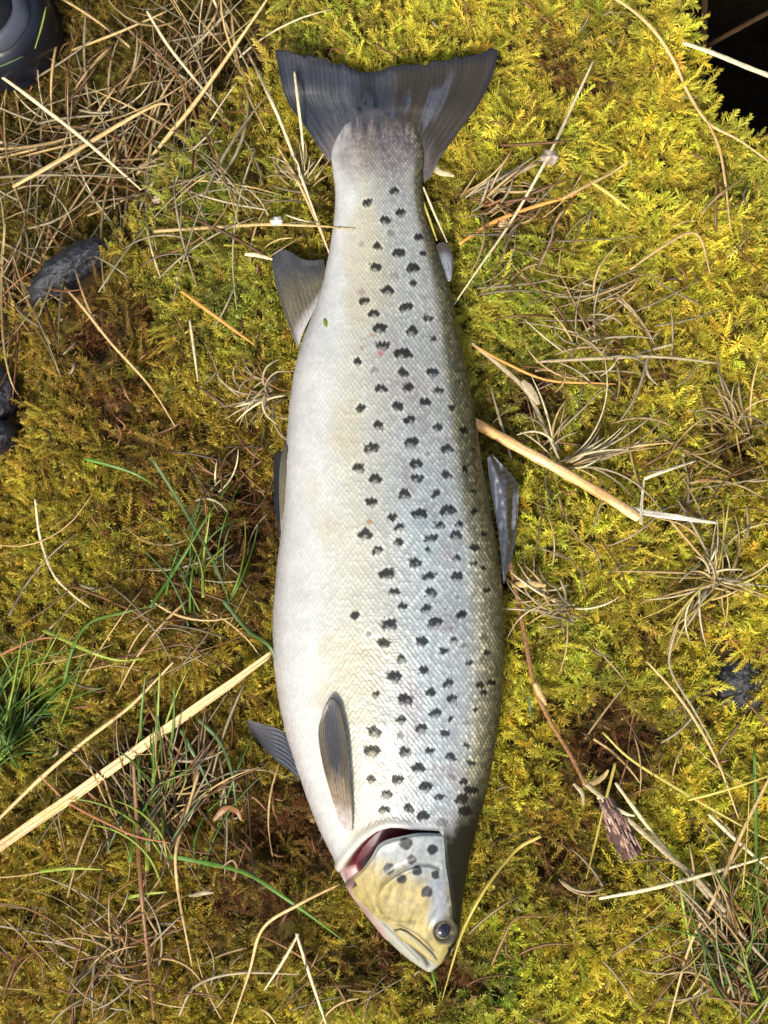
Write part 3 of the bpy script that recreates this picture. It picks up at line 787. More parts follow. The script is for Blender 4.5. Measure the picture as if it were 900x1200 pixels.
fin('pelvic_fin', [(328, 632, .018), (332, 640, .018), (338, 634, .018)], [(321, 533, .008), (326, 528, .009), (334, 532, .010)],
    [(328, 632, .018), (322, 600, .014), (320.5, 565, .010), (321, 533, .008)], [(338, 634, .018), (338, 600, .016), (336, 565, .012), (334, 532, .010)], 6, pelv2_col, nu=50, nv=50, ray=.0002, label='far dark pelvic fin half hidden under the belly')

def pect_col(u, v, px, py):
    n = fbm(px * 1.5, py * .4, 8, 3, 5.1)
    c = cmix(lin(206, 196, 186), lin(150, 132, 106), sstep(.06, .25, v + .1 * n))
    c = cmix(c, lin(56, 55, 58), sstep(.30, .55, v + .2 * n))
    c = cmix(c, lin(100, 86, 56), .75 * sstep(.34, .18, u + .15 * n) * sstep(.25, .5, v))
    c = cmix(c, lin(86, 76, 50), .75 * sstep(.72, .86, u) * sstep(.2, .4, v))
    return cmix(c, lin(58, 54, 48), .8 * np.maximum(sstep(.95, 1, u), sstep(.93, 1, v)))
zb = .0010
def fz(x, y, d): return float(fish_z(np.array(x, float), np.array(y, float))) + d
def on(pts): return [(x, y, fz(x, y, d)) for x, y, d in pts]
fin('pectoral_fin', on([(397, 962, .001), (405, 972, .002), (413, 975, .003)]), on([(379, 831, .005), (389, 818, .006), (399, 828, .006)]),
    on([(397, 962, .001), (388, 932, .002), (378, 895, .003), (373, 858, .004), (379, 831, .005)]), on([(413, 974, .003), (413, 950, .0055), (410, 910, .008), (406, 866, .008), (399, 828, .006)]),
    7, pect_col, nu=80, nv=110, ray=.00006, th0=.0022, label='near brown and slate pectoral fin lying on the pale flank')
def pect2_col(u, v, px, py): return cmix(lin(70, 72, 80), lin(40, 42, 48), sstep(.2, .8, v))
fin('pectoral_fin', [(338, 868, .014), (346, 890, .015), (352, 915, .017)], [(288, 843, .010), (291, 852, .010), (296, 862, .010)],
    [(338, 868, .014), (330, 856, .013), (310, 849, .011), (288, 843, .010)], [(352, 915, .017), (338, 902, .015), (318, 886, .012), (296, 862, .010)], 8, pect2_col, nu=60, nv=50, ray=.0002, label='far dark pectoral fin poking out under the belly')

# gill cover: a curved plate lifted at its hind edge over the red gill opening
nu, nv = 130, 90
P, u, v = coons([(519, 977.5, 0), (504, 976.5, 0), (487, 977, 0), (469, 980.5, 0), (453, 984.5, 0), (443, 991, 0), (436, 1003, 0), (426, 1017, 0), (414, 1029, 0)],
                [(529, 1061, 0), (512, 1073, 0), (492, 1082, 0), (470, 1085, 0), (444, 1077, 0)],
                [(519, 977.5, 0), (520.5, 984, 0), (522.5, 1013, 0), (526, 1036, 0), (529, 1061, 0)],
                [(414, 1029, 0), (421, 1042, 0), (430, 1060, 0), (444, 1077, 0)], nu, nv)
px, py = P[..., 0], P[..., 1]
lift = .0008 + .0038 * sstep(.75, 0, v) * sstep(-.02, .35, u)
zz = fish_z(px, py) + lift * sstep(-.01, .06, u) * sstep(1.01, .85, v) + .0001
zz = zz - .0012 * np.exp(-(seg_dist(px, py, PREOP) / 2.2) ** 2) + .0006 * np.exp(-((seg_dist(px, py, PREOP) - 5) / 3.5) ** 2)
zz = zz + .0008 * fbm(px, py, 30, 2, 2.0) + .0004 * fbm(px + py * .3, py * .3, 9, 2, 3.0) + .0002 * fbm(px, py, 8, 2, 5.0) - .0018 * sstep(.06, 0, v)
gc = head_color(px, py) * .56
edge_k = sstep(.05, .0, v)[..., None]
gc = gc * (1 - .5 * edge_k) + lin(150, 150, 140) * .5 * edge_k
low_k = (sstep(.72, .92, u) * sstep(.9, .5, v))[..., None]
gc = gc * (1 - .6 * low_k) + lin(150, 134, 88) * .6 * low_k * (1 + .8 * fbm(px + py * .5, py * .2, 5, 3, 6.0))[..., None]
M_GILL = mat_col('gill_plate', rough=.42, spec=.4, coat=.06, coat_r=.2, noise=.12, nscale=700)
plate('gill_cover', W(px, py, zz), .0012, gc, M_GILL, trout)['label'] = 'yellow and grey spotted gill cover lifted over a red gill opening'

# upper jaw bone
ctr_ = catmull([(464, 1090.5), (472, 1095.5), (486, 1105), (499, 1116), (511, 1127)], 50)
tg = np.gradient(ctr_, axis=0); tg /= np.linalg.norm(tg, axis=1, keepdims=True); nn = np.stack([-tg[:, 1], tg[:, 0]], -1)
wv = np.interp(np.linspace(0, 1, 50), [0, .06, .2, .5, .85, 1], [.8, 4.2, 6.2, 5.4, 4.4, 2.5])
s_ = np.linspace(-1, 1, 17)
jp = ctr_[:, None, :] + nn[:, None, :] * (wv[:, None] * s_[None])[..., None]
jz = fish_z(jp[..., 0], jp[..., 1]) + .0004 + .0019 * np.sqrt(np.clip(1 - s_ ** 2, 0, 1))[None] * np.minimum(1, wv / 4)[:, None]
jc = .62 * cmix(lin(196, 178, 112), lin(150, 150, 134), np.broadcast_to(np.exp(-((s_ + .35) / .35) ** 2)[None], jz.shape) * .7)
jc = jc * (1 - .45 * np.broadcast_to(np.abs(s_)[None, :, None] ** 4, jc.shape))
plate('upper_jaw', W(jp[..., 0], jp[..., 1], jz), .0025, jc, M_GILL, trout)['label'] = 'yellowish upper jaw bone'

# eye
ez_ = fz(EYE[0], EYE[1], 0)
er_ = 11.6 / S
axd = Vector((0.42, -0.05, 0.90)).normalized()
ec = Vector(W(EYE[0], EYE[1], ez_)) - axd * er_ * .80
def cap(name, rad, a0, a1, colfn, parent, na=20, nph=48):
    q = axd.to_track_quat('Z', 'X').to_matrix()
    aa = np.linspace(a0, a1, na)[:, None]; ph = np.linspace(0, 2 * np.pi, nph, endpoint=False)[None]
    loc = np.stack([rad * np.sin(aa) * np.cos(ph), rad * np.sin(aa) * np.sin(ph), rad * np.cos(aa) + 0 * ph], -1)
    wv_ = loc.reshape(-1, 3) @ np.array(q).T + np.array(ec)
    c = colfn(np.broadcast_to((aa - a0) / (a1 - a0), loc.shape[:2]), np.broadcast_to(ph, loc.shape[:2]))
    return mesh_np(name, to_local(wv_), grid_quads(na, nph, wrap=True), M_EYE, parent, colors=c)
eye = cap('eye', er_, 0.02, 1.9, lambda a, p: cmix(lin(92, 88, 74), lin(60, 56, 46), a), trout)
eye['label'] = 'dark round eye with pale iris'
cap('iris', er_ * 1.015, .50, 1.02, lambda a, p: cmix(lin(70, 62, 44), lin(176, 164, 132), sstep(.0, .3, a) * (.55 + .45 * np.cos(p - 3.4))) * (1 + .2 * np.cos(9 * p))[..., None], eye)
cap('pupil', er_ * 1.03, .003, .74, lambda a, p: cmix(lin(12, 14, 20), lin(28, 34, 46), a), eye)

# ------------------------------------------------------------------ stones
def stone(cx, cy, rx, ry, rot, h, label, seed, zoff, c):
    nth, nph = 40, 64
    t_ = np.linspace(0.001, np.pi - .001, nth)[:, None]; p_ = np.linspace(0, 2 * np.pi, nph, endpoint=False)[None]
    X = np.sin(t_) * np.cos(p_); Y = np.sin(t_) * np.sin(p_); Zs = np.cos(t_) + 0 * p_
    rad = 1 + .35 * fbm(X * 30 + 90 + seed * 10, Y * 30 + Zs * 22 + 90, 22, 2, seed) + .22 * fbm(X * 60 + 200, Y * 60 + Zs * 44 + 200, 12, 4, seed)
    a_ = math.radians(-rot)
    xx = (X * rx * math.cos(a_) - Y * ry * math.sin(a_)) / S * rad; yy = (X * rx * math.sin(a_) + Y * ry * math.cos(a_)) / S * rad
    base_ = surf(cx, cy, zoff)
    v_ = np.stack([xx + base_[0], yy + base_[1], Zs * h * rad + base_[2]], -1)
    cc_ = c * (1 + 2.2 * fbm(X * 40 + 70, Y * 40 + Zs * 30 + 70, 6, 3, seed + 2))[..., None]
    o = mesh_np('stone', v_, grid_quads(nth, nph, wrap=True), M_STONE, colors=np.clip(cc_, .004, 1))
    return tag(o, label, 'stone', 'stones showing through the moss')
stone(86, 316, 62, 25, -30, .018, 'long wet grey stone at the moss edge below the dry grass', 1, -.006, lin(40, 41, 44))
stone(860, 802, 44, 60, 10, .026, 'dark rounded stone sunk in the moss right of the trout', 2, .017, lin(34, 35, 38))
stone(0, 462, 26, 34, 0, .016, 'blackish stone in a gap at the left edge, the upper one', 3, -.002, lin(30, 28, 32))
stone(0, 512, 24, 22, 0, .016, 'blackish stone in a gap at the left edge, the lower one', 4, -.002, lin(30, 28, 34))

# ------------------------------------------------------------------ stems, straws and blades
PAL = {'tan': lin(190, 160, 104), 'pale': lin(212, 196, 152), 'orange': lin(204, 146, 72), 'grey': lin(158, 142, 108), 'brown': lin(132, 94, 56), 'red': lin(152, 102, 64), 'dark': lin(84, 64, 44),
       'green': lin(92, 128, 44), 'lime': lin(150, 166, 60), 'bluegreen': lin(92, 116, 64), 'yellow': lin(194, 176, 84)}
def tube_geo(pts, wpx, ns=22, sides=6, flat=.6, taper=(.7, .4), c=None, seed=0, streak=.25, twist=0.0):
    """pts: world polyline (n,3); returns verts, quads, colors"""
    p = catmull(pts, ns)
    r = random.Random(seed)
    t = np.gradient(p, axis=0); t /= np.linalg.norm(t, axis=1, keepdims=True) + 1e-12
    upv = np.array([0, 0, 1.0])
    s1 = np.cross(t, upv); s1 /= np.linalg.norm(s1, axis=1, keepdims=True) + 1e-9
    s2 = np.cross(s1, t)
    k = np.linspace(0, 1, ns)
    w = wpx / S / 2 * np.interp(k, [0, .3, .7, 1], [taper[0], 1, 1 - .3 * (1 - taper[1]), taper[1]]) * (1 + .06 * np.sin(k * 37 + seed))
    an = np.arange(sides) * 2 * np.pi / sides
    tw = twist * np.sin(k * 5 + seed)
    aa = an[None] + tw[:, None]
    off = (np.cos(an)[None, :, None] * s1[:, None] + flat * np.sin(an)[None, :, None] * s2[:, None])
    if twist:
        ca, sa = np.cos(tw)[:, None], np.sin(tw)[:, None]
        d1 = s1 * ca + s2 * sa; d2 = -s1 * sa + s2 * ca
        off = np.cos(an)[None, :, None] * d1[:, None] + flat * np.sin(an)[None, :, None] * d2[:, None]
    v = p[:, None] + off * w[:, None, None]
    sv = 1 + streak * (hash2(np.arange(sides)[None] + seed, 3.0) - .5) * 1.6 + streak * (vnoise(k[:, None] * 9 + seed, np.arange(sides)[None] * 1.7) - .5) * 1.5
    cc_ = np.asarray(c)[None, None] * sv[..., None] if np.ndim(c) == 1 else np.asarray(c)[:, None] * sv[..., None]
    q = grid_quads(ns, sides, wrap=True)
    v = v.reshape(-1, 3)
    # closed ends
    e0 = len(v); v = np.vstack([v, p[0], p[-1]])
    cc_ = np.vstack([cc_.reshape(-1, 3), cc_[0, 0], cc_[-1, 0]])
    tr0 = [(e0, (j + 1) % sides, j) for j in range(sides)]; b_0 = (ns - 1) * sides
    tr1 = [(e0 + 1, b_0 + j, b_0 + (j + 1) % sides) for j in range(sides)]
    return v, q, cc_, np.array(tr0 + tr1)

class Bundle:
    def __init__(s): s.v = []; s.q = []; s.c = []; s.t = []; s.n = 0
    def add(s, g):
        v, q, c, t = g
        s.v.append(v); s.q.append(q + s.n); s.c.append(c); s.t.append(t + s.n); s.n += len(v)
    def build(s, name, mat, parent=None):
        return mesh_np(name, np.vstack(s.v), np.vstack(s.q), mat, parent, colors=np.clip(np.vstack(s.c), .004, 1), tris=np.vstack(s.t))

UP = .0035
def path(pts, lift=.004):
    """photo points (x, y[, lift above moss]) -> world points resting on the moss (or on the fish)"""
    q = np.array([(p[0], p[1], p[2] if len(p) > 2 else lift) for p in pts], float)
    return surf(q[:, 0], q[:, 1], q[:, 2] + UP)

def stem(name, label, cname, wpx, pts, lift=.004, cat='straw', mat=None, group=None, **kw):
    c = PAL[cname] if isinstance(cname, str) else cname
    b = Bundle(); b.add(tube_geo(path(pts, lift), wpx, c=c, seed=len(label) + int(pts[0][0]), ns=kw.pop('ns', 30), sides=kw.pop('sides', 8), **kw))
    for ex_ in EXTRA.pop(label, []):
        b.add(tube_geo(path(ex_[1], lift), ex_[0], c=PAL[ex_[2]], seed=int(ex_[1][0][0]), ns=20, sides=6))
    o = b.build(name, mat or M_STRAW)
    return tag(o, label, cat, group)
EXTRA = {}

# the four big straws
st_c = np.array([lin(214, 180, 118) * (1 - k) + lin(198, 140, 100) * k for k in np.interp(np.linspace(0, 1, 40), [0, .08, .2, .35, 1], [.2, .6, .9, .1, 0])])
o = empty('split_straw', tuple(path([(160, 880)])[0])); tag(o, 'thick pale split straw slanting in from the left edge to the belly', 'straw')
for k, (dy, w_, dz) in enumerate(((-2.6, 6.6, .001), (2.6, 6.2, 0), (6.0, 2.8, -.001))):
    b = Bundle(); b.add(tube_geo(path([(-60, 1034 + dy), (20, 977 + dy), (90, 929 + dy * 1.1), (200, 850 + dy), (270, 801 + dy * .8), (318 - 2 * k, 767 + dy * .7)], .008 + dz), w_, ns=80, sides=16, flat=.45, taper=(1, .8), c=np.repeat(st_c, 2, 0) * (1 - .07 * k), seed=40 + k, streak=.7))
    ob = b.build('straw_strand', M_STRAW); ob.parent = o; ob.matrix_parent_inverse = Matrix.Translation(-Vector(o.location))
o = empty('broken_straw', tuple(path([(650, 552)])[0])); tag(o, 'thick orange straw with a splintered white end right of the dorsal fin', 'straw')
oc = np.array([lin(206, 148, 78) * (1 - k) + lin(226, 196, 140) * k for k in np.interp(np.linspace(0, 1, 36), [0, .3, .5, .8, 1], [.1, .5, .7, .3, .9])])
for nm, w_, pts, c_, fl in (('straw_stalk', 12.5, [(548, 491, .010), (600, 520, .010), (660, 553, .010), (715, 585, .010), (748, 607, .009)], oc, .75),
                            ('splinter', 7, [(728, 594, .012), (760, 601, .012), (800, 607, .011), (842, 613, .008)], np.tile(lin(232, 222, 196), (36, 1)), .35),
                            ('splinter', 3.5, [(751, 614, .012), (752, 590, .014), (755, 560, .014)], np.tile(lin(222, 206, 170), (36, 1)), .5),
                            ('splinter', 3.5, [(755, 561, .014), (785, 550, .012), (816, 540, .008)], np.tile(lin(220, 208, 168), (36, 1)), .5)):
    b = Bundle(); b.add(tube_geo(path(pts), w_, ns=72, sides=18, flat=fl, taper=(1, .9 if nm == 'straw_stalk' else .35), c=np.repeat(c_, 2, 0), seed=int(w_ * 9), streak=.65))
    ob = b.build(nm, M_STRAW); ob.parent = o; ob.matrix_parent_inverse = Matrix.Translation(-Vector(o.location))

STEMS = [
 ('straw', 'thin tan straw running above the thick split straw at left', 'tan', 5.5, [(-10, 968), (50, 910), (100, 868), (150, 830), (180, 800), (203, 776)], .009),
 ('straw', 'short pale straw pointing up-left beside the brown bark fragment', 'pale', 4.6, [(721, 917, .012), (745, 950, .010), (768, 980), (798, 1014)], .006),
 ('straw', 'pale straw reaching in from the right edge below the bark fragment', 'pale', 5.0, [(702, 1053), (760, 1042), (830, 1024), (910, 1001)], .010),
 ('straw', 'long thin yellow stem sloping down to the right edge above the bark fragment', 'yellow', 3.4, [(706, 858), (738, 889), (790, 922), (850, 957), (910, 990)], .008),
 ('straw', 'stubby pale straw at the lower right edge', 'pale', 5.0, [(830, 954), (862, 984), (905, 1022)], .008),
 ('straw', 'long straight pale stem crossing the seed bud right of the tail', 'pale', 3.6, [(695, 72, .014), (668, 130, .013), (641, 186, .012), (600, 258, .010), (560, 316), (530, 360)], .006),
 ('twig', 'orange-brown twig sloping up to the right beneath the long pale stem', 'orange', 5.0, [(538, 286), (575, 262), (620, 244), (665, 231), (682, 224)], .006),
 ('straw', 'tan stem forking up right from the orange-brown twig', 'tan', 4.0, [(660, 232), (690, 216), (716, 203), (738, 188)], .008),
 ('straw', 'grey stem running left from the seed bud', 'grey', 5.0, [(638, 186), (605, 203), (570, 213), (545, 232)], .008),
 ('straw', 'long tan stem arching over the mound edge beside the dark hole', 'tan', 4.4, [(690, -18), (730, 4), (765, 34), (790, 72), (806, 108), (830, 144), (866, 164), (905, 192)], .006),
 ('straw', 'thin tan stem hanging down from the arching stem at upper right', 'tan', 3.4, [(828, 140), (843, 175), (850, 215), (856, 268)], .006),
 ('straw', 'flat pale stem lying left of the tail root and onto the trout', 'pale', 4.2, [(180, 271), (240, 267), (310, 263), (350, 264)], .007),
 ('straw', 'short white stub left of the anal fin', 'pale', 5.5, [(287, 298), (302, 299), (319, 304)], .008),
 ('twig', 'short orange stick left of the anal fin', 'orange', 4.6, [(212, 341), (250, 369), (298, 404)], .006),
 ('straw', 'curved tan stem sloping away right of the grey stone', 'tan', 3.4, [(60, 322), (90, 352), (130, 402), (175, 452), (205, 499)], .008),
 ('straw', 'thin curled stem at left in the golden moss', 'pale', 3.4, [(41, 585), (47, 630), (62, 672), (84, 696), (105, 712)], .006),
 ('straw', 'long thin stem curving down the left edge past the grey stone', 'tan', 3.4, [(6, 262), (2, 330), (4, 400), (14, 450), (32, 476)], .010),
 ('straw', 'pale stem slanting down from the boot into the dry grass', 'pale', 5.0, [(-6, 84, .030), (40, 118, .028), (100, 165, .024), (165, 222, .014)], .02),
 ('straw', 'thick tan stem rising right across the dry grass hollow', 'tan', 6.5, [(15, 219), (80, 182), (150, 140), (186, 122), (203, 124)], .020),
 ('straw', 'tall pinkish tan stem leaning up to the top edge in the dry grass', 'tan', 6.0, [(160, 205, .008), (200, 156, .018), (240, 105, .026), (318, -8, .030)], .02),
 ('straw', 'pale stem zigzagging down from the top left of the dry grass', 'pale', 3.8, [(172, 13, .03), (196, 52, .028), (226, 90, .022), (262, 132, .01)], .02),
 ('straw', 'long pale stem running past the left tip of the tail fin', 'pale', 4.0, [(291, 62, .020), (315, 112, .018), (334, 156, .014), (362, 232, .012), (387, 300, .008)], .01),
 ('straw', 'upright pale stem crossing the left lobe of the tail fin', 'pale', 3.6, [(345, 84, .030), (349, 118, .028), (354, 160, .022), (357, 200, .008)], .01),
 ('straw', 'pale stem bending between tail fin and anal fin', 'tan', 3.6, [(325, 172), (345, 205), (362, 240), (384, 292)], .010),
 ('straw', 'brown upright stem at lower left crossing the green blades', 'brown', 5.6, [(156, 890), (160, 960), (165, 1040), (172, 1110), (180, 1195)], .012),
 ('straw', 'crooked thin tan stem bending at lower left', 'tan', 4.2, [(233, 905), (215, 965), (206, 1000), (208, 1040), (216, 1085), (225, 1132)], .010),
 ('straw', 'tan stem bent at a right angle left of the trout snout', 'tan', 4.2, [(398, 1036), (350, 1060), (308, 1088), (292, 1140), (270, 1205)], .010),
 ('straw', 'pale stem of the upturned V below the trout head, right arm', 'pale', 4.0, [(347, 1094), (362, 1140), (384, 1206)], .010),
 ('straw', 'pale stem of the upturned V below the trout head, left arm', 'pale', 3.6, [(350, 1094), (332, 1126), (310, 1160)], .010),
 ('straw', 'thin stem arching along the bottom left of the V stems', 'grey', 3.6, [(210, 1190), (225, 1160), (250, 1146), (290, 1140), (350, 1142)], .008),
 ('straw', 'reddish stem curving below the thick split straw', 'red', 3.8, [(48, 910), (80, 940), (120, 962), (160, 980), (200, 988)], .010),
 ('straw', 'rust coloured thin stem entering at the left edge', 'red', 3.4, [(-8, 772), (20, 758), (45, 749), (68, 747)], .010),
 ('straw', 'long grey stem lying level in the moss above the orange straw', 'grey', 4.6, [(628, 424), (700, 420), (770, 418), (845, 426)], .008),
 ('straw', 'dark grey branching stalk lying above the orange straw', 'grey', 6.0, [(553, 402), (590, 432), (618, 460), (640, 505), (656, 540)], .007),
 ('straw', 'thin brown stem right of the adipose fin sloping down', 'orange', 3.2, [(556, 405), (590, 424), (640, 445), (700, 449), (722, 450)], .008),
 ('straw', 'tan bent stem in the yellow moss at right', 'tan', 3.6, [(738, 316), (778, 288), (808, 273), (822, 282), (832, 320)], .006),
 ('straw', 'short tan stem leaning in the yellow moss right of the seed bud', 'yellow', 4.6, [(692, 213), (715, 228), (738, 246)], .008),
 ('straw', 'paired long thin stem at right leading down past the dark stone', 'tan', 3.6, [(758, 775), (790, 810), (815, 845), (842, 895), (866, 960)], .008),
 ('straw', 'thin stem crossing the paired stem above the dark stone', 'grey', 3.2, [(798, 720), (785, 765), (788, 790), (812, 830), (838, 875)], .009),
 ('straw', 'pale wispy stem beside the adipose fin', 'pale', 2.8, [(496, 219, .022), (508, 248, .022), (517, 268, .021), (524, 284, .020)], .02),
 ('straw', 'short yellow stem squeezed between back and wispy stem', 'yellow', 2.8, [(495, 234, .018), (503, 256, .018), (512, 282, .017)], .02),
 ('straw', 'tan fallen stem at the bottom right among green blades', 'tan', 4.6, [(905, 905), (870, 975), (838, 1050), (808, 1110), (782, 1205)], .010),
 ('straw', 'tan stem beneath the fallen stem at bottom right', 'grey', 6.0, [(795, 1012), (825, 1045), (860, 1085), (905, 1135)], .008),
 ('straw', 'thin level stem right of the bark fragment', 'yellow', 3.2, [(806, 938), (850, 926), (905, 908)], .008),
 ('straw', 'bent brown stem below the bark fragment', 'brown', 3.4, [(576, 1132), (590, 1100), (606, 1076), (648, 1074)], .008),
 ('straw', 'white upright stalk reaching over the dark hole', 'pale', 6.0, [(800, 50, .008), (830, 60, .02), (884, 82, .05), (930, 98, .06)], .01),
]
for s in STEMS:
    nm, lb, cn, w_, pts, lf = s
    if 'over the dark hole' in lb:
        P3 = np.array([W(800, 50, -.004), W(835, 62, -.002), W(884, 82, .0), W(930, 99, .002)])
        b = Bundle(); b.add(tube_geo(P3, w_, c=PAL['pale'], seed=5, ns=20, sides=8, taper=(.8, 1)))
        tag(b.build('straw', M_STRAW), lb, 'straw'); continue
    if 'onto the trout' in lb:
        P3 = np.vstack([path(pts, lf), W(385, 265.5, .0200)[None], W(398, 267, fz(398, 267, .0015))[None], W(416, 268, fz(416, 268, .001))[None]])
        b = Bundle(); b.add(tube_geo(P3, w_, c=PAL['tan'], seed=5, ns=40, sides=8, taper=(1, .3)))
        tag(b.build('straw', M_STRAW), lb, 'straw'); continue
    stem(nm, lb, cn, w_, pts, lf, cat='twig' if nm == 'twig' else 'straw')
# stems standing in the dark hole
for lb, cn, w_, pp in (('upright brown stem standing in the dark hole', 'dark', 8.5, [W(826, -25, -.05), W(825, 40, -.10), W(822, 115, -.16)]), ('grey stem sloping across the dark hole', 'dark', 6, [W(905, 12, -.06), W(868, 32, -.09), W(828, 54, -.12)])):
    b = Bundle(); b.add(tube_geo(np.array(pp), w_ * 1.15, c=PAL[cn], seed=8, ns=16, sides=8, taper=(1, .9)))
    tag(b.build('stem', M_STRAW), lb, 'stem')

GREENS = [
 ('broad green blade by the belly curling over the edge of the trout', 'bluegreen', 5, [(262, 704, .010), (290, 738, .016), (310, 752, .032), (320, 766, .0345), (326, 800, .037)]),
 ('long green blade running right under the trout throat', 'green', 5.5, [(198, 1003), (240, 1011), (290, 1024), (345, 1060), (402, 1102)]),
 ('long yellow-green blade arching around the trout snout', 'yellow', 4, [(634, 980), (605, 996), (571, 1038), (545, 1085), (533, 1120), (518, 1172)]),
 ('yellow-green blade crossing in front of the bark fragment', 'yellow', 3.6, [(721, 894), (708, 945), (697, 990), (687, 1030)]),
 ('green blade arching left of the pelvic fins', 'green', 4, [(98, 537), (130, 546), (160, 556), (186, 572)]),
 ('green blade sloping down right toward the belly, left of the pelvic fins', 'bluegreen', 4, [(178, 538), (205, 580), (235, 630), (256, 670), (268, 705)]),
 ('green blade rising right and crossing the sloping blade', 'green', 4, [(176, 712), (205, 668), (240, 610), (270, 566)]),
 ('thin green blade upright among crossing blades left of belly', 'lime', 3.4, [(238, 700), (238, 660), (246, 600)]),
 ('green blade level above the split straw', 'lime', 4.4, [(50, 738), (80, 752), (110, 766), (140, 774), (170, 772)]),
 ('green blade arching up above the split straw', 'green', 4, [(75, 800), (85, 760), (105, 730), (145, 718), (190, 708)]),
 ('tall green blade upright across the split straw, left one', 'green', 5, [(152, 1010), (162, 930), (165, 850), (170, 790)]),
 ('tall green blade upright across the split straw, middle one', 'lime', 5, [(172, 1020), (178, 940), (184, 850), (187, 785)]),
 ('tall green blade upright across the split straw, right one', 'green', 5, [(172, 990), (190, 920), (202, 860), (204, 805)]),
 ('green blade leaning right below the split straw', 'bluegreen', 4.6, [(212, 855), (230, 890), (242, 915), (252, 935)]),
 ('outer green blade leaning right below the split straw', 'bluegreen', 4.6, [(232, 842), (256, 868), (270, 900), (277, 945)]),
 ('short green blade lying level at lower left', 'lime', 4.4, [(46, 1021), (80, 1018), (120, 1019)]),
 ('bright lime blade at lower left of the brown stem', 'lime', 4.6, [(148, 1052), (170, 1048), (196, 1045)]),
 ('upright green blade at the right edge below the bark fragment', 'lime', 3.6, [(796, 1020), (800, 1060), (810, 1110), (818, 1150)]),
 ('green blade standing at the right edge', 'green', 4, [(884, 880), (886, 960), (888, 1040), (898, 1110)]),
 ('short teal blade beside the back of the trout', 'bluegreen', 4, [(619, 815), (621, 828), (624, 846)]),
 ('tiny green blade sticking into the tail end of the trout snout', 'green', 3.6, [(506, 1136, .014), (509, 1150, .010), (513, 1168)]),
]
for lb, cn, w_, pts in GREENS:
    if lb.startswith('tiny'): lb = 'tiny green blade just below the tip of the snout'
    stem('grass_blade', lb, cn, w_, pts, .009, cat='grass blade', mat=M_GRASS, flat=.3, taper=(1, .25), twist=.5)

# brown twig with a knot and side leaves
o = empty('twig', tuple(path([(640, 830)])[0])); tag(o, 'long brown twig winding from the dorsal fin down to the bark fragment', 'twig')
for nm, w_, pts, cn in (('main_stem', 5.5, [(597, 655), (606, 700), (616, 752), (627, 806), (645, 846), (668, 884), (686, 920)], 'brown'),
                        ('main_stem', 6.5, [(684, 917), (710, 938), (745, 968), (785, 1004), (815, 1028), (850, 1068)], 'grey'),
                        ('knot', 9, [(626, 800, .011), (632, 812, .012), (640, 826, .010)], 'tan'), ('dry_leaf', 8, [(686, 919), (698, 916), (708, 909), (713, 902)], 'tan'),
                        ('dry_leaf', 6, [(700, 934), (716, 945), (735, 954), (744, 956)], 'pale'), ('dry_leaf', 9, [(600, 686), (618, 684), (640, 686)], 'tan'), ('dry_leaf', 5, [(672, 918), (682, 930), (684, 944)], 'grey')):
    b = Bundle(); b.add(tube_geo(path(pts, .009), w_, c=PAL[cn], seed=int(pts[0][0]), ns=26, sides=8, flat=.35 if 'leaf' in nm else .85, taper=(.6, .35) if 'stem' not in nm else (.9, .8)))
    ob = b.build(nm, M_BARK if nm == 'main_stem' else M_STRAW); ob.parent = o; ob.matrix_parent_inverse = Matrix.Translation(-Vector(o.location))

# bark-like brown fragment: overlapping lengthwise fibres round a tapered core
o = empty('bark_fragment', tuple(path([(726, 972)])[0])); tag(o, 'brown fibrous bark fragment lying under the twig at lower right', 'bark')
a0, a1 = np.array([708., 934.]), np.array([741., 1004.])
dv_ = (a1 - a0) / np.linalg.norm(a1 - a0); nv_ = np.array([-dv_[1], dv_[0]])
b = Bundle(); b.add(tube_geo(path([tuple(a0) + (.004,), tuple((a0 + a1) / 2) + (.005,), tuple(a1) + (.004,)]), 30, c=lin(74, 54, 46), seed=3, ns=24, sides=14, flat=.35, taper=(.5, .75))); 
ob = b.build('core', M_BARK); ob.parent = o; ob.matrix_parent_inverse = Matrix.Translation(-Vector(o.location))
rr_ = random.Random(4); b = Bundle()
for k in range(70):
    s0 = rr_.uniform(-.05, .8); off = rr_.uniform(-1, 1); ln = rr_.uniform(.15, .35)
    wid = np.interp(s0, [0, .5, 1], [8, 15, 13])
    p0 = a0 + (a1 - a0) * s0 + nv_ * off * wid; p1 = a0 + (a1 - a0) * min(s0 + ln, 1.06) + nv_ * off * wid * rr_.uniform(.95, 1.1)
    zl = .005 + .0055 * math.sqrt(max(0, 1 - off * off))
    b.add(tube_geo(path([tuple(p0) + (zl,), tuple((p0 + p1) / 2) + (zl + .0008,), tuple(p1) + (zl + .0002,)]), rr_.uniform(2, 4.2), c=lin(*rr_.choice([(128, 98, 84), (104, 78, 64), (150, 122, 104), (84, 62, 54), (176, 148, 124)])), seed=k, ns=6, sides=5, flat=.4))
ob = b.build('fibres', M_BARK); ob['kind'] = 'stuff'; ob.parent = o; ob.matrix_parent_inverse = Matrix.Translation(-Vector(o.location))

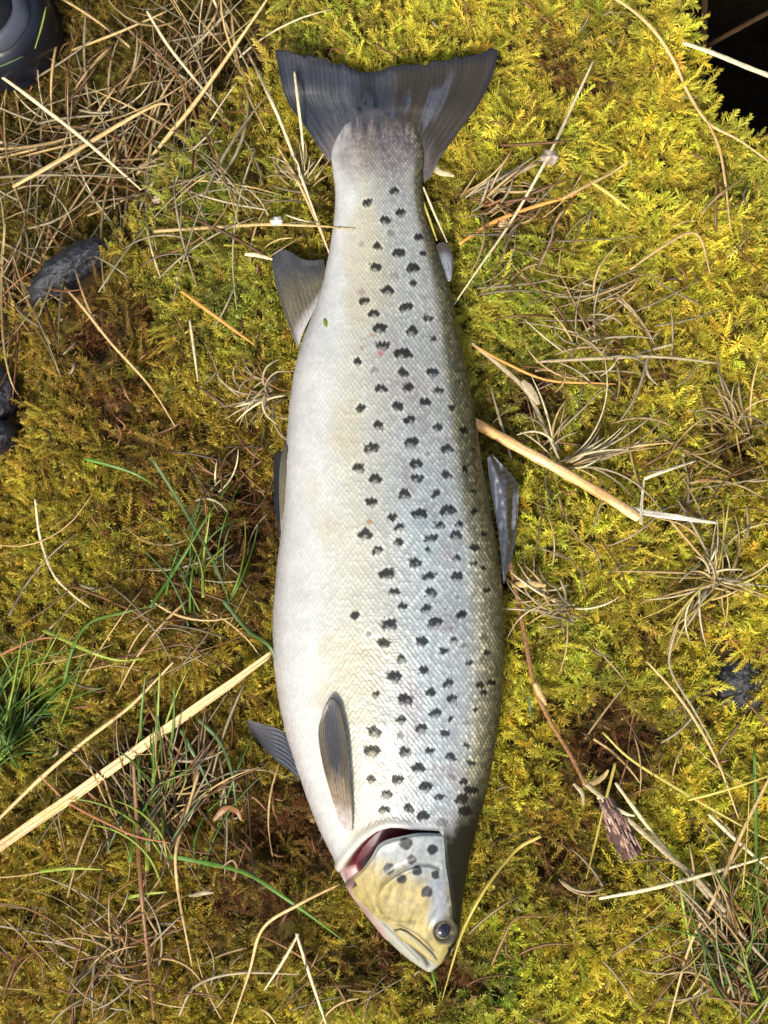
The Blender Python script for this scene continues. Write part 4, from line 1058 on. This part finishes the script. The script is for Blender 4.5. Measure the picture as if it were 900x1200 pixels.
# seed bud on the pale stem and the fluffy node left of the tail
def bud(cx, cy, rpx, lift, c, label, name, seed):
    nth, nph = 14, 20
    t_ = np.linspace(.01, np.pi - .01, nth)[:, None]; p_ = np.linspace(0, 2 * np.pi, nph, endpoint=False)[None]
    rad = 1 + .12 * np.cos(6 * p_) * np.sin(t_) + .5 * fbm(np.sin(t_) * np.cos(p_) * 9 + 50, np.sin(t_) * np.sin(p_) * 9 + np.cos(t_) * 7 + 50, 6, 2, seed)
    w0 = surf(cx, cy, lift)
    v_ = np.stack([np.sin(t_) * np.cos(p_) * rad * rpx * 1.25 / S + w0[0], np.sin(t_) * np.sin(p_) * rad * rpx / S + w0[1], np.cos(t_) * rad * rpx * .9 / S + w0[2]], -1)
    cc_ = c * (1 + 1.1 * fbm(v_[..., 0] * S * 2, v_[..., 1] * S * 2 + 300, 7, 2, seed))[..., None] * (0.75 + .35 * np.cos(3 * p_ + t_ * 2))[..., None]
    return tag(mesh_np(name, v_, grid_quads(nth, nph, wrap=True), M_STRAW, colors=np.clip(cc_, .01, 1)), label, 'seed bud')
bud(644, 185, 9, .012, lin(176, 160, 138), 'small round grey-tan seed bud on the pale stem right of the tail', 'seed_bud', 1)
bud(325, 259, 6, .009, lin(232, 224, 204), 'fluffy white seed bud left of the tail root', 'seed_bud', 2)
bud(184, 234, 5, .012, lin(206, 186, 160), 'small pale seed bud at the lower rim of the dry grass', 'seed_bud', 3)
bud(591, 262, 6.5, .010, lin(196, 160, 104), 'small tan seed bud below the orange-brown twig', 'seed_bud', 4)

# dry curled leaves
for lb, cn, w_, pts in (('curled pale leaf tucked beside the tail root', 'pale', 8, [(507, 192), (514, 201), (524, 204), (532, 206)]), ('withered grey-brown leaf at lower left of the trout', 'brown', 9, [(250, 962), (264, 948), (277, 950), (283, 962)]),
                        ('curled tan leaf hooked in the moss left of the gills', 'brown', 3.4, [(258, 1018), (272, 1008), (278, 1018), (274, 1030), (290, 985)]), ('grey withered leaf by the dark branching stalk', 'grey', 13, [(612, 446), (624, 462), (632, 474)]),
                        ('small grey flake left of the lime blade', 'grey', 6, [(222, 1050), (236, 1047), (250, 1046)]), ('pale bud-like leaf at the lower right edge', 'tan', 10, [(864, 1140), (870, 1128), (876, 1118)])):
    stem('dry_leaf', lb, cn, w_, pts, .010, cat='leaf', flat=.22, taper=(.4, .3), ns=18)
b = Bundle(); b.add(tube_geo(np.array([W(381, 374, fz(381, 374, .0006)), W(381.5, 378, fz(381.5, 378, .0009)), W(382, 383, fz(382, 383, .0006))]), 5, c=lin(128, 150, 40), seed=2, ns=8, sides=6, flat=.3))
tag(b.build('leaf_scrap', M_GRASS), 'tiny green leaf scrap stuck on the pale flank above the belly', 'leaf')

# ------------------------------------------------------------------ grass tufts and loose dead grass
def blade_pts(x, y, ang, L_, bend, lift0, lift1, n=5):
    pts = []
    for k in range(n):
        s = k / (n - 1); a_ = ang + bend * s
        pts.append((x + math.cos(a_) * L_ * s, y - math.sin(a_) * L_ * s, lift0 + (lift1 - lift0) * math.sin(s * math.pi * .6) / .95))
    return pts
def tuft(label, x, y, n, a_lo, a_hi, l_lo, l_hi, cols, w=(2.0, 3.6), bend=.7, rad=5, lift=.016, mat=None, name='dry_grass_tuft', cat='grass tuft', group='tufts of dead grass', seed=1):
    r = random.Random(seed + int(x))
    b = Bundle()
    dirs = [r.uniform(a_lo, a_hi) for _ in range(6)]
    for k in range(n):
        a_ = math.radians(r.choice(dirs) + r.gauss(0, 12) if r.random() < .75 else r.uniform(a_lo, a_hi))
        c = PAL[r.choice(cols)] * r.uniform(.5, 1.0)
        b.add(tube_geo(path(blade_pts(x + r.gauss(0, rad), y + r.gauss(0, rad), a_, l_lo + (l_hi - l_lo) * r.random() ** 1.6, r.gauss(0, .6) * bend, .002, lift * r.uniform(.4, 1.2))), r.uniform(*w), c=c, seed=k * 7 + seed, ns=12, sides=4, flat=.45, taper=(1, .25)))
    return tag(b.build(name, mat or M_STRAW), label, cat, group)
tuft('fan of grey dry grass spreading right above the orange straw', 662, 545, 22, -8, 38, 50, 150, ['grey', 'pale', 'grey', 'tan'], seed=1, bend=.6)
tuft('tall dry blades rising from the grey stalk above the orange straw', 648, 530, 10, 60, 125, 50, 120, ['grey', 'tan', 'pale'], seed=2)
tuft('bushy pale dry tuft at the right edge of the moss', 838, 682, 50, 0, 360, 30, 115, ['pale', 'tan', 'yellow', 'tan'], seed=3, rad=8)
tuft('loose grey tuft right of the trout back', 662, 712, 28, 0, 360, 20, 90, ['grey', 'pale', 'tan'], seed=4, rad=9)
tuft('small stiff tuft left of the tail root', 352, 212, 18, 40, 160, 30, 75, ['pale', 'grey', 'tan'], seed=5, rad=6)
tuft('curly grey tuft against the belly above the pelvic fins', 322, 455, 26, 120, 250, 30, 80, ['grey', 'pale', 'brown'], seed=6, rad=12, bend=1.6)
tuft('twiggy brown tuft right of the tail root', 560, 235, 22, -60, 70, 30, 110, ['grey', 'brown', 'tan'], seed=7, rad=12, w=(2, 4.5))
tuft('dead tuft at the lower right corner', 868, 1150, 46, 30, 160, 60, 170, ['tan', 'grey', 'brown'], seed=8, rad=18)
tuft('tangled brown tuft below the split straw', 185, 965, 60, 40, 150, 50, 130, ['brown', 'tan', 'grey', 'dark'], seed=9, rad=24)
tuft('dead tuft spreading at the bottom left', 150, 1120, 50, 0, 360, 40, 110, ['tan', 'grey', 'brown'], seed=10, rad=30)
tuft('thin dead tuft at right above the dark stone', 868, 500, 22, 100, 300, 40, 90, ['tan', 'grey'], seed=11, rad=10)
tuft('spindly tuft of arcs in the moss right of the dark stalk', 700, 400, 26, 0, 360, 40, 110, ['grey', 'tan', 'brown', 'pale'], seed=12, rad=22)
tuft('green grass tuft at the left edge', 0, 880, 60, 40, 140, 60, 190, ['green', 'bluegreen', 'green', 'lime'], w=(2.4, 4), mat=M_GRASS, name='green_grass_tuft', group='tufts of green grass', seed=13, rad=16)
tuft('green grass tuft at the lower right edge', 885, 1170, 34, 60, 140, 60, 190, ['green', 'lime', 'green'], w=(2.4, 4), mat=M_GRASS, name='green_grass_tuft', group='tufts of green grass', seed=14, rad=22)
tuft('thin green blades mixed in below the split straw', 190, 990, 22, 60, 125, 80, 190, ['green', 'lime', 'bluegreen'], w=(2.4, 4), mat=M_GRASS, name='green_grass_tuft', group='tufts of green grass', seed=15, rad=26)
tuft('fine green blades left of the pelvic fins', 235, 690, 16, 40, 150, 50, 130, ['green', 'bluegreen', 'lime'], w=(2, 3.4), mat=M_GRASS, name='green_grass_tuft', group='tufts of green grass', seed=16, rad=22)

ZONES = [  # x, y, rx, ry, count, length range, preferred angles, colours, lift
 (110, 190, 190, 95, 180, (50, 210), (28, -32, 60, 5, 90, -10), ['tan', 'grey', 'grey', 'brown', 'pale'], .022),
 (255, 70, 75, 95, 55, (70, 190), (62, 70, 80, 55, 110, 125), ['tan', 'pale', 'grey', 'tan'], .026),
 (140, 70, 120, 70, 60, (40, 140), (80, 120, -40, 20, 60), ['brown', 'grey', 'tan', 'brown'], .016),
 (25, 330, 50, 90, 60, (50, 130), (80, 70, 110, -40), ['tan', 'grey', 'red', 'brown'], .018),
 (270, 560, 60, 110, 60, (25, 80), (0, 40, 90, 130, -30), ['grey', 'brown', 'brown', 'pale', 'dark'], .008),
 (170, 730, 130, 60, 50, (40, 140), (10, 30, -20, 60), ['grey', 'tan', 'brown'], .010),
 (190, 930, 110, 80, 80, (40, 150), (80, 100, 60, -60, 120), ['tan', 'brown', 'grey', 'dark', 'red'], .012),
 (120, 1110, 150, 90, 80, (30, 110), (0, 30, -40, 80, 60), ['tan', 'grey', 'brown', 'brown'], .009),
 (590, 260, 60, 90, 40, (25, 90), (30, 45, 80, -20, 0), ['grey', 'tan', 'brown'], .010),
 (690, 430, 120, 80, 36, (30, 130), (0, 5, 40, 75, -35), ['grey', 'tan', 'pale', 'brown'], .010),
 (700, 340, 110, 40, 24, (40, 120), (0, 10, -5), ['grey', 'tan'], .009),
 (820, 560, 90, 110, 60, (30, 100), (20, -30, 60, -60, 0), ['tan', 'grey', 'brown'], .009),
 (660, 640, 70, 60, 22, (25, 70), (80, 100, -40), ['grey', 'tan'], .009),
 (860, 1090, 70, 110, 90, (50, 160), (50, 60, -50, 80, -40), ['tan', 'grey', 'yellow', 'brown'], .012),
 (340, 1150, 110, 50, 26, (30, 90), (60, 30, -60, 0), ['tan', 'brown', 'grey'], .009),
 (650, 1080, 120, 90, 24, (25, 80), (60, 30, -60, 0), ['brown', 'tan', 'grey'], .008),
 (350, 230, 60, 70, 30, (25, 80), (0, -20, 50, 100), ['pale', 'grey', 'tan'], .010),
 (860, 280, 60, 90, 14, (30, 80), (80, -60, 40), ['tan', 'brown'], .008),
 (780, 850, 90, 90, 26, (25, 90), (-50, 40, 80), ['tan', 'brown', 'grey'], .008),
]
r = random.Random(77)
b = Bundle()
for (cx, cy, rx, ry, cnt, (l0, l1), angs, cols, lf) in ZONES:
    for k in range(int(cnt * .8)):
        x = cx + r.gauss(0, .55) * rx; y = cy + r.gauss(0, .55) * ry
        a_ = math.radians(r.choice(angs) + r.gauss(0, 14)); L_ = r.uniform(l0, l1)
        if r.random() < .5: a_ += math.pi
        x0, y0 = x - math.cos(a_) * L_ / 2, y + math.sin(a_) * L_ / 2
        pts = blade_pts(x0, y0, a_, L_, r.gauss(0, .35), lf * r.uniform(0, .6), lf * r.uniform(.2, 1.0), n=5)
        q_ = np.array(pts)
        if (np.abs(fish_tau(q_[:, 0], q_[:, 1])) < 1.04).any() or ((q_[:, 1] < 215) & (q_[:, 0] > 320) & (q_[:, 0] < 585) & (q_[:, 1] > 50)).any(): continue
        if (sdf(q_[:, 0], q_[:, 1], HOLE) < 8).any(): continue
        c = PAL[r.choice(cols)] * r.uniform(.35, .95)
        b.add(tube_geo(path(pts), r.choice([1.6, 2, 2.4, 2.8, 3.4, 4.2]), c=c, seed=k, ns=9, sides=4, flat=.5, taper=(.8, .3)))
litter = b.build('dead_grass', M_STRAW); litter['kind'] = 'stuff'
tag(litter, 'tangle of thin dead grass strewn over moss and hollow', 'dead grass')

# small brown crumbs of dead moss and chaff
b = Bundle()
for k in range(900):
    x, y = r.uniform(-60, 960), r.uniform(-60, 1260)
    if abs(float(fish_tau(x, y))) < 1.06 or float(sdf(np.array([x]), np.array([y]), HOLE)[0]) < 6: continue
    dens = float(blobs(BROWN, np.array([x]), np.array([y]))[0])
    if r.random() > .25 + dens: continue
    pts = blade_pts(x, y, r.uniform(0, 6.28), r.uniform(8, 26), r.gauss(0, .8), 0, .006 * r.uniform(.2, 1), n=3)
    b.add(tube_geo(path(pts), r.uniform(1.6, 4.5), c=PAL[r.choice(['brown', 'dark', 'red', 'grey', 'brown'])] * r.uniform(.5, 1.0), seed=k, ns=5, sides=4, flat=.5))
cr = b.build('moss_debris', M_STRAW); cr['kind'] = 'stuff'
tag(cr, 'brown crumbs of dead moss and chaff between the shoots', 'debris')

# ------------------------------------------------------------------ boot toe in the upper left corner
# local frame: +y forward (towards the photo's lower right), built as stacked rounded outlines
bz = float(moss_top(20., 30.)) - .004
toe = W(47, 64, bz + .03)                # tip of the toe as seen in the photo
fwd = Vector((0.80, -0.60, 0)).normalized(); rgt = Vector((fwd.y, -fwd.x, 0))
boot = empty('boot', (float(toe[0]) - fwd.x * .02, float(toe[1]) - fwd.y * .02, bz))
tag(boot, 'black rubber boot toe poking in at the upper left corner', 'boot')
def boot_ring(z, inset, front, nseg=64, back=-.25, width=.050):
    out = []
    for k in range(nseg):
        a_ = 2 * math.pi * k / nseg
        cx_, sx_ = math.cos(a_), math.sin(a_)
        yl = (front + back) / 2 + (front - back) / 2 * np.sign(cx_) * abs(cx_) ** .80
        w_ = width - inset
        taperw = 1 - .12 * sstep(.0, -.2, yl)
        xl = w_ * np.sign(sx_) * abs(sx_) ** .72 * taperw
        out.append((rgt * xl + fwd * (yl) + Vector((0, 0, z))))
    return out
def loft(name, rings, c, mat):
    n = len(rings[0]); v_ = [tuple(p) for rg in rings for p in rg]
    cen = sum(rings[-1], Vector()) / n; cen0 = sum(rings[0], Vector()) / n
    tri = []
    e = len(v_); v_ += [tuple(cen), tuple(cen0)]
    for j in range(n):
        tri.append(((len(rings) - 1) * n + j, (len(rings) - 1) * n + (j + 1) % n, e)); tri.append(((j + 1) % n, j, e + 1))
    va = np.array(v_)
    cc_ = np.asarray(c)[None] * (1 + .5 * fbm(va[:, 0] * S, va[:, 1] * S, 20, 3, 4.0))[:, None]
    return mesh_np(name, va, grid_quads(len(rings), n, wrap=True), mat, boot, colors=np.clip(cc_, .002, 1), tris=tri)
loft('sole', [boot_ring(z, i, .020 - i) for z, i in ((0, .004), (.002, .0), (.010, -.001), (.0115, .0005), (.014, .0005), (.026, .001), (.034, .004), (.040, .009), (.0425, .0135), (.041, .016))], lin(20, 22, 30), M_RUBBER)
loft('toe_cap', [boot_ring(z, i, .020 - i) for z, i in ((.040, .0115), (.0435, .0118), (.0455, .013), (.049, .0155), (.0505, .018), (.0505, .0195), (.049, .022))], lin(62, 66, 74), M_RUBBER)
loft('upper', [boot_ring(z, i, .020 - i * 1.1) for z, i in ((.043, .0185), (.050, .0188), (.055, .021), (.061, .025), (.067, .031), (.071, .038))], lin(22, 23, 28), M_CLOTH)
for lb, pts, cn in (('bright green blade stuck upright on the boot toe', [(59, 12), (54, 34), (46, 61)], 'lime'), ('pale green blade stuck across the boot toe', [(-6, 86), (14, 78), (32, 70)], 'bluegreen')):
    zz_ = bz + .0445
    b = Bundle(); b.add(tube_geo(np.array([W(p[0] - 5, p[1] - 4, zz_) for p in pts]), 2.4, c=PAL[cn], seed=6, ns=10, sides=6, flat=.4, taper=(.6, .5)))
    tag(b.build('grass_blade', M_GRASS), lb, 'grass blade')
